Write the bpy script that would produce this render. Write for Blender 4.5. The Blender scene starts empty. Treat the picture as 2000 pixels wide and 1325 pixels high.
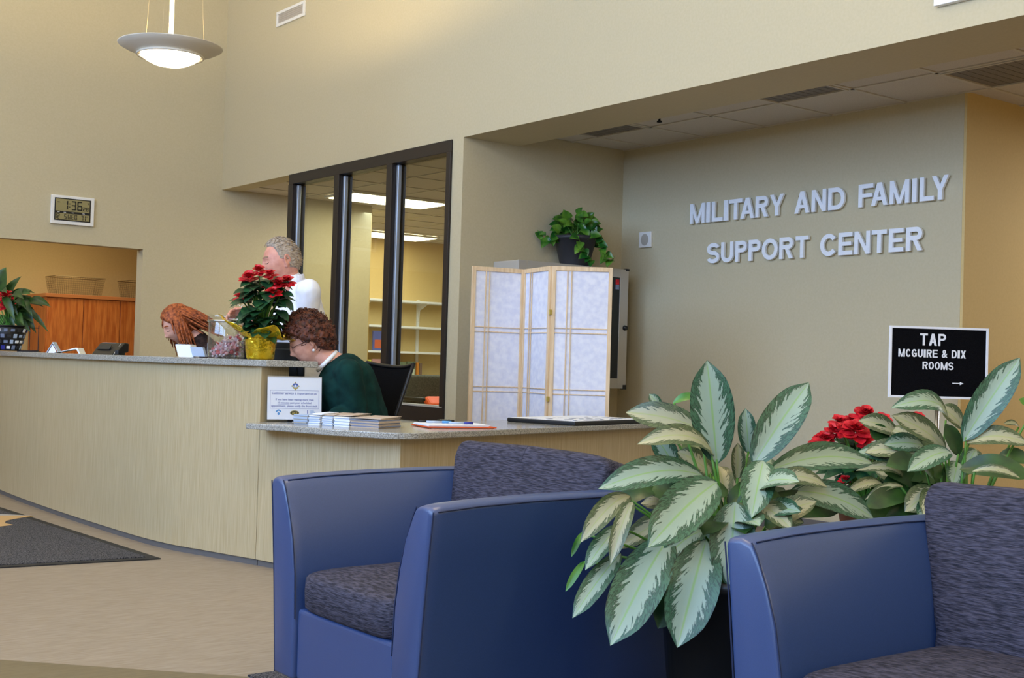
import bpy, bmesh, math, random
from mathutils import Vector, Matrix, Euler, noise
C = bpy.context.scene.collection
V = Vector
PI = math.pi
random.seed(7)

# ------------------------------------------------------------------ camera, light, exposure
S = bpy.context.scene
EYE = V((0, 0, 1.13))
YAW, PITCH, ROLL = .6511, .0195, .0294
FWD = V((math.sin(YAW)*math.cos(PITCH), math.cos(YAW)*math.cos(PITCH), math.sin(PITCH)))
R0 = V((math.cos(YAW), -math.sin(YAW), 0))
U0 = R0.cross(FWD)
RIGHT = R0*math.cos(ROLL) + U0*math.sin(ROLL)
UP = -R0*math.sin(ROLL) + U0*math.cos(ROLL)
cam_d = bpy.data.cameras.new('camera')
cam = bpy.data.objects.new('camera', cam_d)
C.objects.link(cam)
cam_d.sensor_width = 36
cam_d.lens = 2454.147/2000*36
cam_d.clip_start = .05
m3 = Matrix((RIGHT, UP, -FWD)).transposed()
cam.matrix_world = Matrix.Translation(EYE) @ m3.to_4x4()
S.camera = cam
S.view_settings.view_transform = 'Standard'
S.view_settings.look = 'None'
S.view_settings.gamma = 1
S.view_settings.use_curve_mapping = False
S.view_settings.exposure = 0.0
w = bpy.data.worlds.new('world')
S.world = w
w.use_nodes = True
w.node_tree.nodes['Background'].inputs[0].default_value = (.62, .74, 1, 1)
w.node_tree.nodes['Background'].inputs[1].default_value = .35

def area(name, loc, rot, sx, sy, power, col):
    l = bpy.data.lights.new(name, 'AREA')
    l.shape = 'RECTANGLE'; l.size = sx; l.size_y = sy; l.energy = power; l.color = col
    o = bpy.data.objects.new(name, l); C.objects.link(o)
    o.location = loc; o.rotation_euler = rot
    return o
def point(name, loc, power, col, r=.1):
    l = bpy.data.lights.new(name, 'POINT'); l.energy = power; l.color = col; l.shadow_soft_size = r
    o = bpy.data.objects.new(name, l); C.objects.link(o); o.location = loc
    return o
K_WIN, K_UP, K_LAMP, K_OFF, K_HALL, K_BACK = .95, .50, 6, 1.55, 1.12, .60
# daylight through the tall glazed front of the lobby (three bays, X = -4.4)
DAY = (.37, .61, 1.05)
for i, yc in enumerate((-1.8, 2.4, 6.6)):
    area('window_daylight', (-3.7, yc, 4.05), (0, -PI/2, 0), 3.3, 3.6, 330*K_WIN, DAY)
# warm lobby pendants outside the frame
for x, y in ((.2, 2.4), (.2, 8.6), (3.2, -.6), (-2.6, 5.4)):
    area('pendant_uplight', (x, y, 3.7), (PI, 0, 0), .7, .7, 150*K_UP, (1, .80, .32))
# more of the same pendants behind the camera: their bowls light the faces that look that way
for x, y in ((2.9, -2.6), (-.6, -3.0)):
    point('pendant_bowl_light', (x, y, 3.2), 95, (1, .78, .42), .3)
point('pendant_bowl_light', (2.3, 3.3, 3.7), 85, (1, .78, .42), .3)
sp = bpy.data.lights.new('pendant_uplight', 'SPOT'); sp.energy = 330; sp.color = (1, .80, .46); sp.spot_size = 2.5; sp.spot_blend = .25; sp.shadow_soft_size = .15
so = bpy.data.objects.new('pendant_uplight', sp); C.objects.link(so); so.location = (1.2, 9.7, 3.45); so.rotation_euler = (PI, 0, 0)
# office ceiling light and back room light, hall light
area('office_light', (8.6, 12.9, 2.76), (0, 0, 0), 3.0, 2.4, 64*K_OFF, (.86, .97, 1))
area('office_light', (7.0, 10.6, 2.76), (0, 0, 0), 1.6, 1.4, 34, (1, .90, .58))
area('back_room_light', (3.9, 13.1, 2.6), (0, 0, 0), 1.8, .9, 30*K_BACK, (1, .90, .66))
area('hall_light', (8.9, 3.2, 2.85), (0, 0, 0), 1.2, 1.0, 32*K_HALL, (1, .98, 1))

# ------------------------------------------------------------------ materials
def lin(c):
    return tuple((x/255/12.92 if x/255 <= .04045 else ((x/255+.055)/1.055)**2.4) for x in c)+(1,)
def mat(name, col, rough=.6, metal=0, spec=.5, **k):
    m = bpy.data.materials.new(name); m.use_nodes = True
    b = m.node_tree.nodes['Principled BSDF']
    b.inputs['Base Color'].default_value = lin(col) if max(col) > 1 else tuple(col)+(1,)
    b.inputs['Roughness'].default_value = rough
    b.inputs['Metallic'].default_value = metal
    b.inputs['Specular IOR Level'].default_value = spec
    for kk, vv in k.items(): b.inputs[kk.replace('_', ' ')].default_value = vv
    return m
def N(m, t, **k):
    n = m.node_tree.nodes.new(t)
    for a, v in k.items(): setattr(n, a, v)
    return n
def L(m, a, ao, b, bi): m.node_tree.links.new(a.outputs[ao], b.inputs[bi])
def bsdf(m): return m.node_tree.nodes['Principled BSDF']
def noise_col(m, c1, c2, scale=20, stretch=(1, 1, 1), detail=4, lo=.35, hi=.65, bump=0, coord='Object', rot=(0, 0, 0), dist=.002):
    tc = N(m, 'ShaderNodeTexCoord'); mp = N(m, 'ShaderNodeMapping'); no = N(m, 'ShaderNodeTexNoise'); cr = N(m, 'ShaderNodeValToRGB')
    mp.inputs['Scale'].default_value = stretch; mp.inputs['Rotation'].default_value = rot
    no.inputs['Scale'].default_value = scale; no.inputs['Detail'].default_value = detail
    L(m, tc, coord, mp, 'Vector'); L(m, mp, 'Vector', no, 'Vector'); L(m, no, 'Fac', cr, 'Fac')
    cr.color_ramp.elements[0].position = lo; cr.color_ramp.elements[0].color = lin(c1)
    cr.color_ramp.elements[1].position = hi; cr.color_ramp.elements[1].color = lin(c2)
    L(m, cr, 'Color', bsdf(m), 'Base Color')
    if bump:
        bp = N(m, 'ShaderNodeBump'); bp.inputs['Strength'].default_value = bump; bp.inputs['Distance'].default_value = dist
        L(m, no, 'Fac', bp, 'Height'); L(m, bp, 'Normal', bsdf(m), 'Normal')
    return m
def emis(name, col, strength, base=(240, 240, 235)):
    m = mat(name, base, .4)
    bsdf(m).inputs['Emission Color'].default_value = lin(col)
    bsdf(m).inputs['Emission Strength'].default_value = strength
    return m

M = {}
M['wall'] = noise_col(mat('beige_paint', (196, 184, 152), .75), (194, 182, 150), (198, 186, 155), 60, bump=.012)
M['wall_cool'] = noise_col(mat('taupe_paint', (184, 174, 150), .75), (182, 172, 148), (186, 176, 152), 60, bump=.012)
M['wall_warm'] = noise_col(mat('warm_paint', (214, 186, 126), .75), (212, 184, 124), (216, 188, 128), 60, bump=.012)
M['white'] = mat('white_paint', (232, 230, 226), .5)
M['ceil'] = noise_col(mat('ceiling_tile', (206, 196, 184), .9), (196, 186, 174), (210, 202, 192), 180, bump=.15)
M['grid'] = mat('grid_metal', (205, 196, 180), .6)
M['grille'] = noise_col(mat('perforated_grille', (120, 110, 102), .6), (96, 88, 82), (138, 128, 118), 300, bump=.2)
M['floor'] = noise_col(mat('linoleum', (150, 134, 116), .42), (140, 123, 102), (160, 145, 128), 8, stretch=(1.2, 9, 1), detail=9, rot=(0, 0, -.65), lo=.3, hi=.7)
M['floor_dark'] = noise_col(mat('linoleum_olive', (112, 98, 72), .45), (106, 92, 66), (118, 104, 78), 8, stretch=(1.2, 9, 1), detail=9, rot=(0, 0, -.65))
M['carpet'] = noise_col(mat('mat_pile', (62, 60, 62), .95, spec=.1), (36, 36, 39), (112, 109, 110), 150, detail=2, lo=.38, hi=.66, bump=.6, dist=.004)
M['rubber'] = mat('black_rubber', (34, 33, 33), .7)
M['tan'] = mat('tan_pile', (196, 160, 112), .95, spec=.1)
M['greypile'] = mat('grey_pile', (168, 165, 160), .95, spec=.1)
M['lam'] = noise_col(mat('linen_laminate', (190, 171, 134), .45), (178, 157, 117), (200, 184, 148), 40, stretch=(6, 6, .10), detail=6, lo=.3, hi=.7)
M['kick'] = mat('grey_kick', (104, 100, 98), .55)
M['stone'] = noise_col(mat('speckled_solid_surface', (160, 158, 152), .16), (118, 116, 110), (188, 186, 178), 230, detail=3, lo=.38, hi=.62)
M['vinyl'] = noise_col(mat('blue_vinyl', (46, 68, 114), .38, spec=.8, Coat_Weight=.15, Coat_Roughness=.35), (43, 65, 110), (49, 71, 118), 500, detail=2, bump=.05, dist=.0006)
M['seam'] = mat('seam_thread', (26, 38, 72), .7)
M['fabric'] = noise_col(mat('woven_slate_fabric', (46, 44, 58), .75, spec=.35), (22, 22, 36), (76, 72, 87), 80, stretch=(1.4, .35, 3.6), detail=4, lo=.36, hi=.66, bump=.7, dist=.004)
M['bronze'] = mat('dark_bronze', (48, 42, 40), .4, .3)
M['lit_reveal'] = mat('reveal_highlight', (150, 156, 166), .35, .4)  # highlight on the dark frame reveals, put into the bead colour
M['black'] = mat('black_plastic', (18, 18, 20), .45)
M['softblack'] = noise_col(mat('black_mesh_fabric', (14, 14, 16), .95, spec=.05), (8, 8, 10), (24, 24, 27), 300, bump=.3)
M['dgrey'] = mat('charcoal_pot', (46, 46, 50), .5)
M['silver'] = noise_col(mat('brushed_aluminium', (236, 240, 246), .35, .0), (232, 236, 243), (240, 243, 248), 40, stretch=(1, 1, 14), detail=4)
M['steel'] = mat('chrome', (200, 202, 205), .2, 1)
M['wire'] = mat('wire', (140, 118, 78), .4, .6)
M['blackwire'] = mat('black_wire', (26, 24, 24), .5, .4)
M['gold'] = noise_col(mat('gold_foil', (236, 200, 60), .2, .75), (216, 176, 18), (246, 218, 70), 14, detail=3, bump=.9, dist=.02)
M['red'] = noise_col(mat('red_bract', (206, 22, 38), .5), (176, 10, 26), (222, 34, 50), 40)
M['poinleaf'] = noise_col(mat('poinsettia_leaf', (24, 66, 38), .45), (16, 50, 30), (36, 84, 46), 30)
M['green'] = noise_col(mat('plain_green_leaf', (62, 116, 30), .4), (38, 92, 22), (84, 140, 44), 14)
M['darkgreen'] = noise_col(mat('dark_lance_leaf', (32, 62, 26), .4), (24, 50, 22), (52, 88, 34), 14)
M['yellowleaf'] = noise_col(mat('yellowed_leaf', (188, 168, 104), .5), (150, 138, 76), (208, 186, 126), 20)
M['stem'] = mat('green_stem', (86, 138, 48), .5)
M['soil'] = noise_col(mat('potting_soil', (44, 32, 24), .95), (30, 22, 16), (62, 46, 34), 120, bump=.6)
M['shoji'] = noise_col(mat('shoji_paper', (224, 226, 240), .8), (216, 219, 238), (232, 234, 246), 26, detail=6)
M['pine'] = noise_col(mat('pale_pine', (226, 198, 158), .5), (216, 186, 146), (234, 208, 172), 14, stretch=(4, 4, .4))
M['cherry'] = noise_col(mat('cherry_veneer', (206, 110, 38), .4), (188, 92, 28), (222, 128, 52), 9, stretch=(5, 5, .5), detail=6)
M['cherrytop'] = mat('cherry_top', (206, 126, 66), .35)
M['cabgrey'] = mat('light_grey_laminate', (176, 170, 160), .5)
M['darkboard'] = mat('dark_board', (22, 27, 32), .35)
M['paper'] = mat('white_paper', (246, 248, 253), .6)
M['bluepaper'] = mat('pale_blue_paper', (176, 192, 216), .6)
M['tanpaper'] = mat('newsprint', (196, 176, 156), .8)
M['orange'] = mat('orange_board', (226, 88, 34), .5)
M['ink'] = mat('blue_ink', (62, 86, 168), .7)
M['inkgrey'] = mat('grey_ink', (120, 132, 160), .7)
M['penblue'] = mat('blue_pen', (44, 50, 140), .35)
M['yellowink'] = mat('gold_ink', (190, 168, 84), .6)
M['cyan'] = mat('cyan_ink', (86, 156, 216), .6)
M['darkink'] = mat('olive_ink', (54, 62, 44), .6)
M['lcd'] = mat('lcd_olive', (146, 136, 92), .35)
M['lcd2'] = mat('lcd_segment', (40, 36, 26), .5)
M['skin'] = noise_col(mat('skin_rosy', (216, 150, 128), .5, Subsurface_Weight=.0), (206, 138, 118), (222, 158, 136), 26)
M['skin2'] = noise_col(mat('skin_fair', (222, 164, 142), .5), (214, 152, 130), (228, 172, 150), 26)
M['lip'] = mat('lip', (176, 92, 88), .45)
M['brow'] = mat('brow', (150, 116, 92), .8)
M['dark'] = mat('dark_line', (52, 38, 34), .6)
M['shirt'] = noise_col(mat('white_cotton', (236, 238, 248), .8), (228, 230, 244), (240, 242, 250), 14, bump=.25, dist=.01)
M['sweater'] = noise_col(mat('green_sweatshirt', (8, 46, 43), .9, spec=.2), (5, 37, 35), (12, 54, 50), 16, bump=.3, dist=.01)
M['brownknit'] = noise_col(mat('brown_knit', (46, 32, 28), .9, spec=.2), (36, 25, 22), (58, 42, 36), 50, bump=.3)
M['trouser'] = mat('dark_trousers', (30, 30, 40), .8)
M['greyhair'] = noise_col(mat('grey_hair', (166, 148, 130), .75), (138, 120, 104), (192, 176, 158), 70, stretch=(1, 1, 5), detail=5, bump=.6, dist=.006)
M['redhair'] = noise_col(mat('auburn_hair', (146, 72, 34), .6, spec=.3), (104, 46, 20), (182, 98, 50), 60, stretch=(1, 1, 1), detail=4, bump=.4, dist=.004)
M['brownhair'] = noise_col(mat('curly_brown_hair', (74, 36, 24), .65), (42, 21, 16), (112, 58, 36), 40, detail=5, bump=.8, dist=.01)
M['candy'] = mat('peppermint', (214, 120, 126), .25)
M['candy2'] = mat('clear_wrapper', (236, 214, 220), .15)
M['bulb'] = emis('lamp_bowl', (255, 240, 205), 4.5)
M['tube'] = emis('fluorescent_diffuser', (255, 246, 214), 6)
M['stemwhite'] = mat('white_enamel', (244, 240, 226), .4)
M['lampmetal'] = mat('grey_lamp_metal', (226, 216, 198), .55, .0)
M['thinwire'] = mat('suspension_wire', (190, 176, 140), .5)
M['leather'] = mat('brown_wood_leg', (88, 48, 30), .45)
M['upholst'] = noise_col(mat('dark_upholstery', (72, 72, 62), .9), (58, 58, 50), (88, 86, 74), 60)

def glass(name, tint=(1, 1, 1), refl=0.0):
    m = bpy.data.materials.new(name); m.use_nodes = True
    nt = m.node_tree; nt.nodes.clear()
    out = N(m, 'ShaderNodeOutputMaterial'); mx = N(m, 'ShaderNodeMixShader'); tr = N(m, 'ShaderNodeBsdfTransparent'); gl = N(m, 'ShaderNodeBsdfGlossy'); fr = N(m, 'ShaderNodeFresnel')
    tr.inputs[0].default_value = tint+(1,); gl.inputs['Roughness'].default_value = .01; fr.inputs['IOR'].default_value = 1.45
    ge = N(m, 'ShaderNodeNewGeometry'); iv = N(m, 'ShaderNodeMath', operation='SUBTRACT'); iv.inputs[0].default_value = 1; L(m, ge, 'Backfacing', iv, 1)
    ml = N(m, 'ShaderNodeMath', operation='MULTIPLY'); L(m, fr, 'Fac', ml, 0); L(m, iv, 0, ml, 1); ad = N(m, 'ShaderNodeMath', operation='ADD'); ad.inputs[1].default_value = refl; L(m, ml, 0, ad, 0); L(m, ad, 0, mx, 0); L(m, tr, 'BSDF', mx, 1); L(m, gl, 'BSDF', mx, 2); L(m, mx, 'Shader', out, 'Surface')
    return m
M['glass'] = glass('window_glass', (.90, .92, .86))
M['jar'] = glass('jar_glass', (.94, .96, .97), .07)
M['acrylic'] = glass('clear_acrylic', (.95, .96, .98))

def leaf_mat(name, pale, mid, dark, rib):
    """silvery aglaonema blade: pale centre, ragged green margin that follows the side veins"""
    m = mat(name, pale, .38)
    uv = N(m, 'ShaderNodeUVMap'); sp = N(m, 'ShaderNodeSeparateXYZ'); L(m, uv, 'UV', sp, 'Vector')
    def math_(op, a, b=None):
        n = N(m, 'ShaderNodeMath', operation=op)
        for i, x in enumerate((a, b)):
            if x is None: continue
            if isinstance(x, tuple): L(m, x[0], x[1], n, i)
            else: n.inputs[i].default_value = x
        return (n, 0)
    e = math_('MULTIPLY', math_('ABSOLUTE', math_('SUBTRACT', (sp, 'X'), .5)), 2.0)
    vv = math_('SUBTRACT', (sp, 'Y'), math_('MULTIPLY', e, .34))
    cb = N(m, 'ShaderNodeCombineXYZ'); L(m, e[0], 0, cb, 'X')
    sg = math_('SIGN', math_('SUBTRACT', (sp, 'X'), .5))
    oi = N(m, 'ShaderNodeObjectInfo')
    off = math_('ADD', math_('MULTIPLY', (oi, 'Random'), 37.0), math_('MULTIPLY', sg, 5.0))
    yy = math_('ADD', math_('MULTIPLY', vv, 16.0), off)
    xx = math_('MULTIPLY', e, 2.2)
    L(m, xx[0], 0, cb, 'X'); L(m, yy[0], 0, cb, 'Y')
    no = N(m, 'ShaderNodeTexNoise'); no.inputs['Scale'].default_value = 1.0; no.inputs['Detail'].default_value = 5; no.inputs['Roughness'].default_value = .65
    L(m, cb, 'Vector', no, 'Vector')
    t = math_('ADD', e, math_('MULTIPLY', math_('SUBTRACT', (no, 'Fac'), .5), 1.5))
    cr = N(m, 'ShaderNodeValToRGB'); L(m, t[0], 0, cr, 'Fac')
    el = cr.color_ramp.elements
    el[0].position = .0; el[0].color = lin(pale)
    el[1].position = 1.0; el[1].color = lin(dark)
    for p_, c_ in ((.04, pale), (.50, pale), (.55, dark), (.66, mid), (.74, dark), (.80, mid), (.93, mid)):
        x = el.new(p_); x.color = lin(c_)
    mr = N(m, 'ShaderNodeMapRange'); mr.inputs['From Min'].default_value = .02; mr.inputs['From Max'].default_value = .07; mr.inputs['To Min'].default_value = 1; mr.inputs['To Max'].default_value = 0
    L(m, e[0], 0, mr, 'Value')
    mx = N(m, 'ShaderNodeMix', data_type='RGBA'); L(m, mr, 'Result', mx, 0); L(m, cr, 'Color', mx, 6); mx.inputs[7].default_value = lin(rib)
    L(m, mx, 2, bsdf(m), 'Base Color')
    return m
M['agla'] = leaf_mat('silver_aglaonema_leaf', (150, 166, 142), (64, 102, 72), (26, 54, 33), (138, 168, 104))
M['agla2'] = leaf_mat('cream_aglaonema_leaf', (164, 160, 126), (88, 100, 62), (44, 58, 32), (156, 162, 104))
M['pothos'] = noise_col(mat('pothos_leaf', (50, 110, 34), .28), (28, 84, 28), (120, 168, 56), 9, detail=5, lo=.42, hi=.75)

# ------------------------------------------------------------------ mesh helpers
class MB:
    def __init__(s): s.v = []; s.f = []; s.uv = None
    def add(s, vs, fs):
        o = len(s.v); s.v += [V(x) for x in vs]; s.f += [tuple(i+o for i in f) for f in fs]; return s
    def box(s, c, d, ax=None):
        """box centred at c, full sizes d, along axes ax (3 vectors)"""
        ax = ax or (V((1, 0, 0)), V((0, 1, 0)), V((0, 0, 1)))
        c = V(c); vs = []
        for k in (-.5, .5):
            for j in (-.5, .5):
                for i in (-.5, .5): vs.append(c+ax[0]*(i*d[0])+ax[1]*(j*d[1])+ax[2]*(k*d[2]))
        return s.add(vs, [(0, 2, 3, 1), (4, 5, 7, 6), (0, 1, 5, 4), (2, 6, 7, 3), (0, 4, 6, 2), (1, 3, 7, 5)])
    def box2(s, a, b):
        a = V(a); b = V(b); return s.box((a+b)/2, [abs(x) for x in (b-a)])
    def prism(s, poly, z0, z1):
        n = len(poly); vs = [(x, y, z0) for x, y in poly]+[(x, y, z1) for x, y in poly]
        return s.add(vs, [tuple(range(n-1, -1, -1)), tuple(range(n, 2*n))]+[(i, (i+1) % n, n+(i+1) % n, n+i) for i in range(n)])
    def extr(s, poly, d):
        """extrude 3d polygon by vector d"""
        n = len(poly); d = V(d); vs = [V(q) for q in poly]+[V(q)+d for q in poly]
        return s.add(vs, [tuple(range(n-1, -1, -1)), tuple(range(n, 2*n))]+[(i, (i+1) % n, n+(i+1) % n, n+i) for i in range(n)])
    def lathe(s, prof, c=(0, 0, 0), n=32, cap=True, sx=1, sy=1, fn=None):
        c = V(c); vs = []
        for r, z in prof:
            for i in range(n):
                a = 2*PI*i/n; k = fn(a, z) if fn else 1
                vs.append(c+V((r*k*math.cos(a)*sx, r*k*math.sin(a)*sy, z)))
        fs = [(j*n+i, j*n+(i+1) % n, (j+1)*n+(i+1) % n, (j+1)*n+i) for j in range(len(prof)-1) for i in range(n)]
        if cap: fs += [tuple(range(n-1, -1, -1)), tuple((len(prof)-1)*n+i for i in range(n))]
        return s.add(vs, fs)
    def tube(s, pts, r, n=8, cap=True):
        pts = [V(q) for q in pts]; rr = r if isinstance(r, (list, tuple)) else [r]*len(pts)
        t0 = (pts[1]-pts[0]).normalized(); up = V((0, 0, 1)) if abs(t0.z) < .9 else V((1, 0, 0)); vs = []
        for k, q in enumerate(pts):
            t = (pts[min(k+1, len(pts)-1)]-pts[max(k-1, 0)]).normalized()
            a = t.cross(up)
            if a.length < 1e-4: a = t.cross(V((.3, .8, .1)))
            a.normalize(); b = t.cross(a); up = -b if False else up
            for i in range(n):
                g = 2*PI*i/n; vs.append(q+(a*math.cos(g)+b*math.sin(g))*rr[k])
        fs = [(j*n+i, j*n+(i+1) % n, (j+1)*n+(i+1) % n, (j+1)*n+i) for j in range(len(pts)-1) for i in range(n)]
        if cap: fs += [tuple(range(n-1, -1, -1)), tuple((len(pts)-1)*n+i for i in range(n))]
        return s.add(vs, fs)
    def grid(s, fn, nu, nv, uv=False):
        o = len(s.v); vs = [fn(i/nu, j/nv) for j in range(nv+1) for i in range(nu+1)]
        fs = [(j*(nu+1)+i, j*(nu+1)+i+1, (j+1)*(nu+1)+i+1, (j+1)*(nu+1)+i) for j in range(nv) for i in range(nu)]
        if uv:
            s.uv = s.uv or {}
            for j in range(nv+1):
                for i in range(nu+1): s.uv[o+j*(nu+1)+i] = (i/nu, j/nv)
        return s.add(vs, fs)
    def ball(s, c, r, nu=12, nv=8, ax=None):
        c = V(c); r = (r, r, r) if not isinstance(r, (tuple, list)) else r
        ax = ax or (V((1, 0, 0)), V((0, 1, 0)), V((0, 0, 1)))
        vs = [c-ax[2]*r[2]]
        for j in range(1, nv):
            a = PI*j/nv-PI/2
            for i in range(nu):
                b = 2*PI*i/nu; vs.append(c+ax[0]*(r[0]*math.cos(a)*math.cos(b))+ax[1]*(r[1]*math.cos(a)*math.sin(b))+ax[2]*(r[2]*math.sin(a)))
        vs.append(c+ax[2]*r[2]); T = len(vs)-1
        fs = [(0, 1+(i+1) % nu, 1+i) for i in range(nu)]
        for j in range(nv-2):
            for i in range(nu):
                fs.append((1+j*nu+i, 1+j*nu+(i+1) % nu, 1+(j+1)*nu+(i+1) % nu, 1+(j+1)*nu+i))
        fs += [(1+(nv-2)*nu+i, 1+(nv-2)*nu+(i+1) % nu, T) for i in range(nu)]
        return s.add(vs, fs)

def mesh_of(name, mb, m, smooth, org):
    me = bpy.data.meshes.new(name)
    me.from_pydata([v-org for v in mb.v], [], mb.f)
    if mb.uv:
        ul = me.uv_layers.new(name='UVMap')
        for lp in me.loops: ul.data[lp.index].uv = mb.uv.get(lp.vertex_index, (0, 0))
    me.materials.append(m if not isinstance(m, str) else M[m])
    if smooth: me.shade_smooth()
    me.validate(); me.update()
    return me
def root_loc(o):
    p = V((0, 0, 0))
    while o: p += o.location; o = o.parent
    return p
def obj(name, mb, m, parent=None, smooth=False, bevel=0, seg=2, org=None, fix=True, label=None, solid=0):
    if parent is not None: o_ = root_loc(parent)
    elif org is not None: o_ = V(org)
    else:
        xs = [v.x for v in mb.v]; ys = [v.y for v in mb.v]
        o_ = V(((min(xs)+max(xs))/2, (min(ys)+max(ys))/2, min(v.z for v in mb.v)))
    me = mesh_of(name, mb, m, smooth, o_)
    if fix:
        bm = bmesh.new(); bm.from_mesh(me); bmesh.ops.recalc_face_normals(bm, faces=bm.faces); bm.to_mesh(me); bm.free()
    o = bpy.data.objects.new(name, me); C.objects.link(o)
    if parent is not None: o.parent = parent
    else: o.location = o_
    if bevel:
        b = o.modifiers.new('bevel', 'BEVEL'); b.width = bevel; b.segments = seg; b.limit_method = 'ANGLE'; b.angle_limit = .6
    if solid:
        b = o.modifiers.new('solid', 'SOLIDIFY'); b.thickness = solid
    if label: o['label'] = label
    return o
def thing(name, label, cat, loc, group=None):
    o = bpy.data.objects.new(name, None); C.objects.link(o); o.location = loc; o.empty_display_size = .1
    o['label'] = label; o['category'] = cat
    if group: o['group'] = group
    return o
def tag(o, label, cat, group=None):
    o['label'] = label; o['category'] = cat
    if group: o['group'] = group
    return o
def struct(o): o['kind'] = 'structure'; return o
def stuff(o): o['kind'] = 'stuff'; return o
def share(name, src, parent, delta=(0, 0, 0)):
    """another object on the same mesh (parent-local shift)"""
    o = src.copy(); o.name = name; C.objects.link(o); o.parent = parent; o.location = src.location+V(delta); return o
def dup(root, loc, label=None):
    r = root.copy(); C.objects.link(r); r.location = loc
    if label: r['label'] = label
    for ch in list(root.children):
        c = ch.copy(); C.objects.link(c); c.parent = r
        for g in ch.children:
            d = g.copy(); C.objects.link(d); d.parent = c
    return r
def text_mb(body, size, org, ax, ay, depth=.0, bold=0., sx=1., align='CENTER', width=None, height=None):
    """text as real mesh: org = anchor, ax along the line, ay up; width/height fit it to a size"""
    cu = bpy.data.curves.new('t', 'FONT'); cu.body = body; cu.size = 1; cu.offset = bold; cu.align_x = 'LEFT'; cu.resolution_u = 3
    o = bpy.data.objects.new('t', cu); C.objects.link(o)
    me = bpy.data.meshes.new_from_object(o.evaluated_get(bpy.context.evaluated_depsgraph_get()))
    bpy.data.objects.remove(o); 
    vs = [v.co.copy() for v in me.vertices]; fs = [tuple(q.vertices) for q in me.polygons]
    bm = bmesh.new(); bm.from_mesh(me); bmesh.ops.remove_doubles(bm, verts=bm.verts, dist=1e-4)
    if depth:
        r = bmesh.ops.extrude_face_region(bm, geom=list(bm.faces))
        for g in r['geom']:
            if isinstance(g, bmesh.types.BMVert): g.co.z -= 1
    bm.verts.index_update()
    vs = [v.co.copy() for v in bm.verts]; fs = [tuple(v.index for v in f.verts) for f in bm.faces]; bm.free()
    bpy.data.meshes.remove(me); bpy.data.curves.remove(cu)
    x0 = min(v.x for v in vs); x1 = max(v.x for v in vs); y0 = min(v.y for v in vs); y1 = max(v.y for v in vs)
    kx = (width/(x1-x0)) if width else size*sx
    ky = (height/(y1-y0)) if height else size
    if width and not height: ky = kx/sx
    if align == 'CENTER': xo = (x0+x1)/2
    elif align == 'LEFT': xo = x0
    else: xo = x1
    yo = y0 if height else 0
    an = ax.cross(ay); mb = MB()
    mb.add([V(org)+ax*((v.x-xo)*kx)+ay*((v.y-yo)*ky)+an*(v.z*depth) for v in vs], fs)
    return mb
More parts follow.
